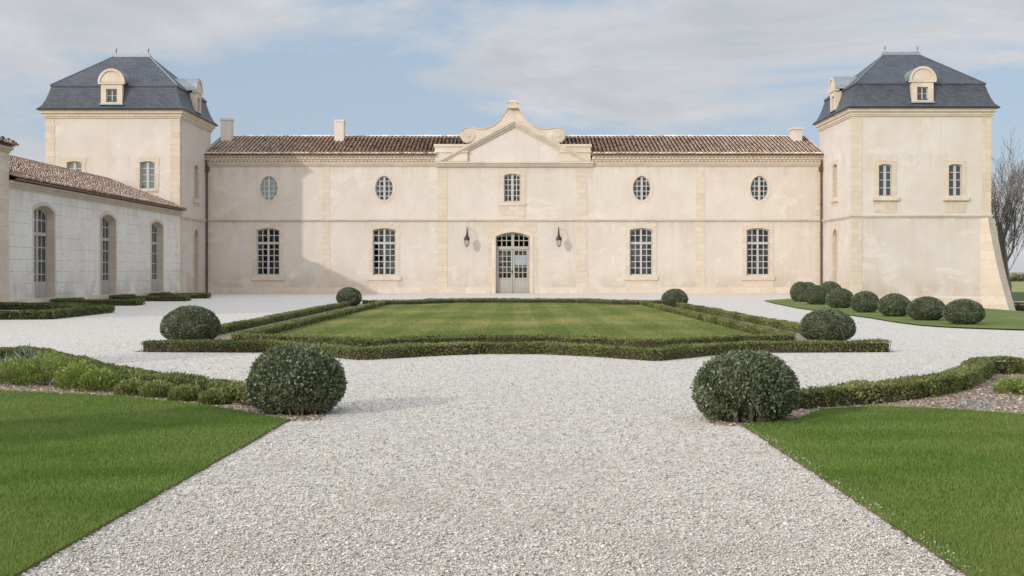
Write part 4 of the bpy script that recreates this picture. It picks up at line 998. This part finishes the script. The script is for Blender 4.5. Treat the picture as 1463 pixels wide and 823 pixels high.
# bark chips and pebbles on the beds
def in_poly(P, poly):
    x, y = P[:, 0], P[:, 1]; ins = np.zeros(len(P), bool); k = len(poly)
    for i in range(k):
        (x0, y0), (x1, y1) = poly[i], poly[(i + 1) % k]
        c = (y0 > y) != (y1 > y); ins ^= c & (x < (x1 - x0) * (y - y0) / (y1 - y0 + 1e-12) + x0)
    return ins
def octa(P, s, g, flat=.6):
    n = len(P); base = np.array([(1, 0, 0), (0, 1, 0), (-1, 0, 0), (0, -1, 0), (0, 0, 1), (0, 0, -1)], float)
    a = g.uniform(0, 6.28, n); ca, sa = np.cos(a), np.sin(a)
    V = np.repeat(base[None], n, 0) * (1 + g.uniform(-.35, .35, (n, 6, 1)))
    V[:, :, 0] *= (s * g.uniform(.7, 1.3, n))[:, None]; V[:, :, 1] *= (s * g.uniform(.5, 1.0, n))[:, None]; V[:, :, 2] *= (s * flat * g.uniform(.6, 1.1, n))[:, None]
    V[:, :, 2] += V[:, :, 0] * g.uniform(-.4, .4, n)[:, None]
    X = V[:, :, 0] * ca[:, None] - V[:, :, 1] * sa[:, None]; Y = V[:, :, 0] * sa[:, None] + V[:, :, 1] * ca[:, None]
    V = np.stack([X, Y, V[:, :, 2]], -1) + P[:, None, :]
    f = np.array([(0, 1, 4), (1, 2, 4), (2, 3, 4), (3, 0, 4), (1, 0, 5), (2, 1, 5), (3, 2, 5), (0, 3, 5)])
    Fc = (f[None] + (np.arange(n) * 6)[:, None, None]).reshape(-1, 3)
    return V.reshape(-1, 3), Fc, np.repeat(g.uniform(size=n), 8)
g = np.random.default_rng(91)
Pb = np.column_stack([g.uniform(-9, 9, 26000), g.uniform(10.5, 20, 26000), np.full(26000, .014)])
Pb = Pb[in_poly(Pb, bedL) | in_poly(Pb, bedR)]
V, Fc, rn = octa(Pb, .022, g, .45); me = mesh_np('bark_chips', V, [Fc], rn); me.materials.append(M['chips']); tag(link('bark_chips', me), 'pale bark chips scattered over the flower beds', 'bark chips', kind='stuff')
# loose stones on the drive
n = 620000; yy = 4.6 + (26 - 4.6) * g.uniform(size=n) ** 2.3; xw = .44 * yy + .5; Ps = np.column_stack([g.uniform(-1, 1, n) * xw, yy, np.full(n, .003)])
bad = in_poly(Ps, lawnL) | in_poly(Ps, lawnR) | in_poly(Ps, bedL) | in_poly(Ps, bedR) | in_poly(Ps, [(-6.35, 21.7)] + frontO[1:-1] + [(6.4, 21.7), (6.4, 57), (-6.4, 57)])
bad &= ~((np.abs(Ps[:, 0]) < 2.5) & (Ps[:, 1] < 12) & (g.uniform(size=n) < 2.0 * np.clip(2.11 - np.abs(Ps[:, 0]), 0, .05)))
Ps[in_poly(Ps, lawnL) | in_poly(Ps, lawnR), 2] = .02
Ps = Ps[~bad & (g.uniform(size=n) > (yy / 26) ** 2.5)]; Ps[:, 2] += g.uniform(-.002, .006, len(Ps))
sz = g.lognormal(math.log(.0063), .34, len(Ps))
V, Fc, rn = octa(Ps, sz, g, .5); me = mesh_np('gravel', V, [Fc], rn); me.materials.append(M['stones']); tag(link('gravel', me), 'loose pale stones strewn over the drive', 'gravel', kind='stuff')
# grass blades on the two near lawns
n = 480000; yy = 4.8 + (15.4 - 4.8) * g.uniform(size=n) ** 1.5; sd = np.where(g.uniform(size=n) < .5, -1, 1); xx = sd * (1.98 + g.uniform(size=n) * (.44 * yy - 1.3))
Pg = np.column_stack([xx, yy, np.full(n, .014)]); Pg = Pg[in_poly(Pg, lawnL) | in_poly(Pg, lawnR)]; n = len(Pg)
hgt = .020 * g.uniform(.6, 1.3, n) * (1 + .25 * clumpy(Pg, 2.5, 8)); a = g.uniform(0, 6.28, n); w = g.uniform(.0018, .0036, n); ln = g.normal(size=(n, 2)) * .4
A = np.column_stack([np.cos(a) * w, np.sin(a) * w, np.zeros(n)]); Tp = Pg + np.column_stack([ln[:, 0] * hgt, ln[:, 1] * hgt, hgt])
V = np.stack([Pg - A, Pg + A, Tp], 1).reshape(-1, 3); me = mesh_np('grass', V, [np.arange(3 * n).reshape(-1, 3)], np.clip(.42 + .35 * clumpy(Pg * np.array([.5, 1.6, 1]), 1.6, 9) + .25 * clumpy(Pg, 6, 19) + g.normal(size=n) * .2, 0, 1)); me.materials.append(M['blade'])
tag(link('grass', me), 'short mown grass blades of the two near lawns', 'grass', kind='stuff')

n = 240000; Pm = np.column_stack([g.uniform(-5.4, 5.4, n), 23 + 31 * g.uniform(size=n) ** 1.5, np.full(n, .033)])
Pm = Pm[in_poly(Pm, [(u * .97, v + .2) for u, v in inF] + [(u * .97, v - .2) for u, v in inB])]; n = len(Pm)
hgt = .03 * g.uniform(.5, 1.4, n); a = g.uniform(0, 6.28, n); w = g.uniform(.004, .009, n); ln = g.normal(size=(n, 2)) * .5
A = np.column_stack([np.cos(a) * w, np.sin(a) * w, np.zeros(n)]); Tp = Pm + np.column_stack([ln[:, 0] * hgt, ln[:, 1] * hgt, hgt])
pat = .5 * clumpy(Pm * np.array([1.0, .45, 1]), 1.1, 33) + .35 * clumpy(Pm * np.array([1, .6, 1]), 3.5, 34) + .12 * np.sign(np.sin(Pm[:, 0] * 5.2))
V = np.stack([Pm - A, Pm + A, Tp], 1).reshape(-1, 3); me = mesh_np('parterre_grass', V, [np.arange(3 * n).reshape(-1, 3)], np.clip(.42 + .75 * pat + g.normal(size=n) * .2, 0, 1)); me.materials.append(M['blade_mid'])
tag(link('parterre_grass', me), 'short striped grass of the parterre lawn', 'grass', kind='stuff')

# ================================================================== TREES AND FAR THINGS
def bare_tree(label, X, Y, z, ht, seed):
    rd = random.Random(seed); t = thing('bare_tree', label, 'tree', (X, Y, z)); tr, cr_ = MB(), MB()
    def grow(p, d, L, r, lvl):
        pts = [p]; rad = [r]; k = 4
        for i in range(k):
            d = (d + Vector((rd.gauss(0, .10), rd.gauss(0, .10), rd.gauss(.05, .06)))).normalized(); p = p + d * (L / k); pts.append(p); rad.append(max(.013, r * (1 - .55 * (i + 1) / k)))
        (tr if lvl == 0 else cr_).tube(pts, rad, 6 if lvl < 2 else 3, cap=False)
        if lvl >= 4: return
        nb = {0: 8, 1: 6, 2: 5, 3: 4}[lvl]
        for b in range(nb):
            f = .3 + .7 * (b + .6) / nb; q = pts[min(k, int(f * k))]; ax = d.orthogonal().normalized(); ax.rotate(Matrix.Rotation(rd.uniform(0, 6.28), 3, d))
            nd_ = (d * rd.uniform(.75, 1.1) + ax * rd.uniform(.32, .66) + Vector((0, 0, .22))).normalized()
            grow(q, nd_, L * rd.uniform(.55, .78), max(.016, r * (1 - .5 * f) * rd.uniform(.42, .6)), lvl + 1)
    grow(Vector((X, Y, z - .1)), Vector((.12, 0, 1)).normalized(), ht * .33, .24, 0)
    tr.build('trunk', M['bark'], t); cr_.build('crown', M['bark'], t)
bare_tree('leafless many branched tree standing beyond the buttressed tower', 36.3, 95, -1.1, 19.0, 5)
bare_tree('second leafless tree at the right edge, branches reaching over the field', 42.5, 102, -1.1, 17.0, 9)
g = np.random.default_rng(101)
n = 9000; xx = g.uniform(20, 420, n); hh_ = 1.5 + 1.2 * clumpy(np.column_stack([xx, xx * 0, xx * 0]), .12, 4); P = np.column_stack([xx, 325 + g.uniform(0, 14, n), -1.1 + hh_ * g.uniform(0, 1, n)])
V, Fc = leaf_quads(P, g.normal(size=(n, 3)), 1.3, .6); me = mesh_np('far_woods', V, [Fc]); me.materials.append(M['woods']); tag(link('far_woods', me), 'low brown line of bare trees along the horizon', 'woods', kind='stuff')
hedge('dark clipped hedge edging the field beyond the buttress', [(28.6, 78.5), (52, 78.5)], .55, .7, 120, .16, 'leaf_ball', 58, z=-1.12)
hedge('long clipped hedge crossing the far meadow under the woods', [(50, 322), (330, 322)], .8, 1.4, 6, .7, 'leaf_far', 59, z=-1.12)

# trees that stand outside the photograph and throw the shade on the left lawn and gravel
def shade_tree(label, X, Y, ht, r, seed):
    t = thing('clipped_yew', label, 'tree', (X, Y, 0), 'yews beside the left lawn'); gg = np.random.default_rng(seed); n = 14000
    z = gg.uniform(.25, 1, n); ph = gg.uniform(0, 6.28, n); q = r * np.sin(np.clip(z, 0, 1) * math.pi * .93 + .1) ** .6 * (1 - np.abs(gg.normal(size=n)) * .12)
    P = np.column_stack([q * np.cos(ph), q * np.sin(ph), z * ht]); D = np.column_stack([np.cos(ph), np.sin(ph), np.full(n, .4)]) + gg.normal(size=(n, 3)) * .6
    link('crown', foliage_mesh('crown', P, D, .22, .5, [M['leaf_ball']], None, seed, .2, 2), t)
    mb = MB(); mb.tube([(X, Y, -.05), (X, Y, ht * .9)], [.12, .04], 7); mb.build('trunk', M['bark'], t)
shade_tree('dark yew standing beside the left lawn', -12.7, 1.8, 5.0, 1.1, 111)
shade_tree('taller dark yew farther along the left lawn', -16.4, 9.2, 6.0, 1.1, 112)

# ================================================================== SKY, SUN, CAMERA
AZ, EL = 43.5, 18.5
dirv = Vector((math.sin(R(AZ)) * math.cos(R(EL)), math.cos(R(AZ)) * math.cos(R(EL)), -math.sin(R(EL))))
sun = bpy.data.lights.new('sun', 'SUN'); sun.energy = 2.2; sun.angle = R(1.0); sun.color = (1, .94, .855)
so = bpy.data.objects.new('sun', sun); C.objects.link(so); so.rotation_euler = dirv.to_track_quat('-Z', 'Y').to_euler(); so.location = (-40, -40, 40)
wd = bpy.data.worlds.new('World'); scn.world = wd; wd.use_nodes = True; nt = wd.node_tree; bg = nt.nodes['Background']
sk = nd(nt, 'ShaderNodeTexSky', sky_type='NISHITA'); sk.sun_disc = False; sk.sun_elevation = R(EL); sk.sun_rotation = R(180 + AZ); sk.dust_density = .6; sk.ozone_density = 1.5
tc = nt.nodes.new('ShaderNodeTexCoord'); dv = tc.outputs['Generated']
n1 = nd(nt, 'ShaderNodeTexNoise', Scale=3.0, Detail=8.0, Roughness=.58, Distortion=.35); of1 = nd(nt, 'ShaderNodeVectorMath', operation='ADD'); of1.inputs[1].default_value = (6.6, 6.1, 8.8); nt.links.new(scaled(nt, dv, (1, 1, 3.6)), of1.inputs[0]); nt.links.new(of1.outputs[0], n1.inputs['Vector'])
n2 = nd(nt, 'ShaderNodeTexNoise', Scale=5.5, Detail=6.0, Roughness=.6, Distortion=.5); 
ofs = nd(nt, 'ShaderNodeVectorMath', operation='ADD'); ofs.inputs[1].default_value = (3.1, 1.7, .4); nt.links.new(scaled(nt, dv, (1, 1, 4)), ofs.inputs[0]); nt.links.new(ofs.outputs[0], n2.inputs['Vector'])
mask = ramp(nt, n1.outputs['Fac'], [(.43, 0), (.475, .45), (.53, .95)])
heart = ramp(nt, n1.outputs['Fac'], [(.47, (.90, .92, .95)), (.53, (.89, .905, .935)), (.60, (.75, .775, .825)), (.70, (.65, .685, .75))])
cc = mix(nt, .45, heart, ramp(nt, n2.outputs['Fac'], [(.36, (.60, .64, .71)), (.5, (.72, .755, .81)), (.62, (.90, .915, .94))]))
CL = 6.7
ccs = scaled(nt, cc, (CL, CL, CL))
blue = mix(nt, .8, sk.outputs[0], tuple(CL * q for q in (.575, .715, .90)))
# the sky is brighter round the veiled sun, behind the viewer, than over the building
dt = nd(nt, 'ShaderNodeVectorMath', operation='DOT_PRODUCT'); dt.inputs[1].default_value = (-dirv.x, -dirv.y, -dirv.z); nt.links.new(dv, dt.inputs[0])
gl_ = nd(nt, 'ShaderNodeMapRange', interpolation_type='SMOOTHSTEP'); nt.links.new(dt.outputs['Value'], gl_.inputs[0])
gl_.inputs[1].default_value = -.15; gl_.inputs[2].default_value = 1.0; gl_.inputs[3].default_value = 0.0; gl_.inputs[4].default_value = 2.1
sz = nd(nt, 'ShaderNodeSeparateXYZ'); nt.links.new(dv, sz.inputs[0])
zr_ = nd(nt, 'ShaderNodeMapRange', interpolation_type='SMOOTHSTEP'); nt.links.new(sz.outputs[2], zr_.inputs[0])
zr_.inputs[1].default_value = .22; zr_.inputs[2].default_value = .75; zr_.inputs[3].default_value = 1.0; zr_.inputs[4].default_value = 1.45
warm = mix(nt, gl_.outputs[0], (0, 0, 0), (1.0, .88, .73)); nt.nodes[-1].clamp_factor = False
one = nd(nt, 'ShaderNodeVectorMath', operation='ADD'); nt.links.new(warm, one.inputs[0]); nt.links.new(zr_.outputs[0], one.inputs[1])
sc_ = nd(nt, 'ShaderNodeVectorMath', operation='MULTIPLY'); nt.links.new(mix(nt, mask, blue, ccs), sc_.inputs[0]); nt.links.new(one.outputs[0], sc_.inputs[1])
nt.links.new(sc_.outputs[0], bg.inputs['Color']); bg.inputs['Strength'].default_value = .13

cam = bpy.data.cameras.new('camera'); co = bpy.data.objects.new('camera', cam); C.objects.link(co)
co.location = (0, 0, H); co.rotation_euler = (R(90), 0, 0)
cam.sensor_width = 36; cam.lens = 36 * F / 1463; cam.shift_x = (731.5 - CX) / 1463; cam.shift_y = -(411.5 - HY) / 1463
cam.clip_end = 6000; scn.camera = co
vs = scn.view_settings; vs.view_transform = 'Standard'; vs.look = 'None'; vs.gamma = 1; vs.exposure = -0.22
scn.render.engine = 'CYCLES'; scn.cycles.use_denoising = True; scn.cycles.max_bounces = 6; scn.cycles.transparent_max_bounces = 12
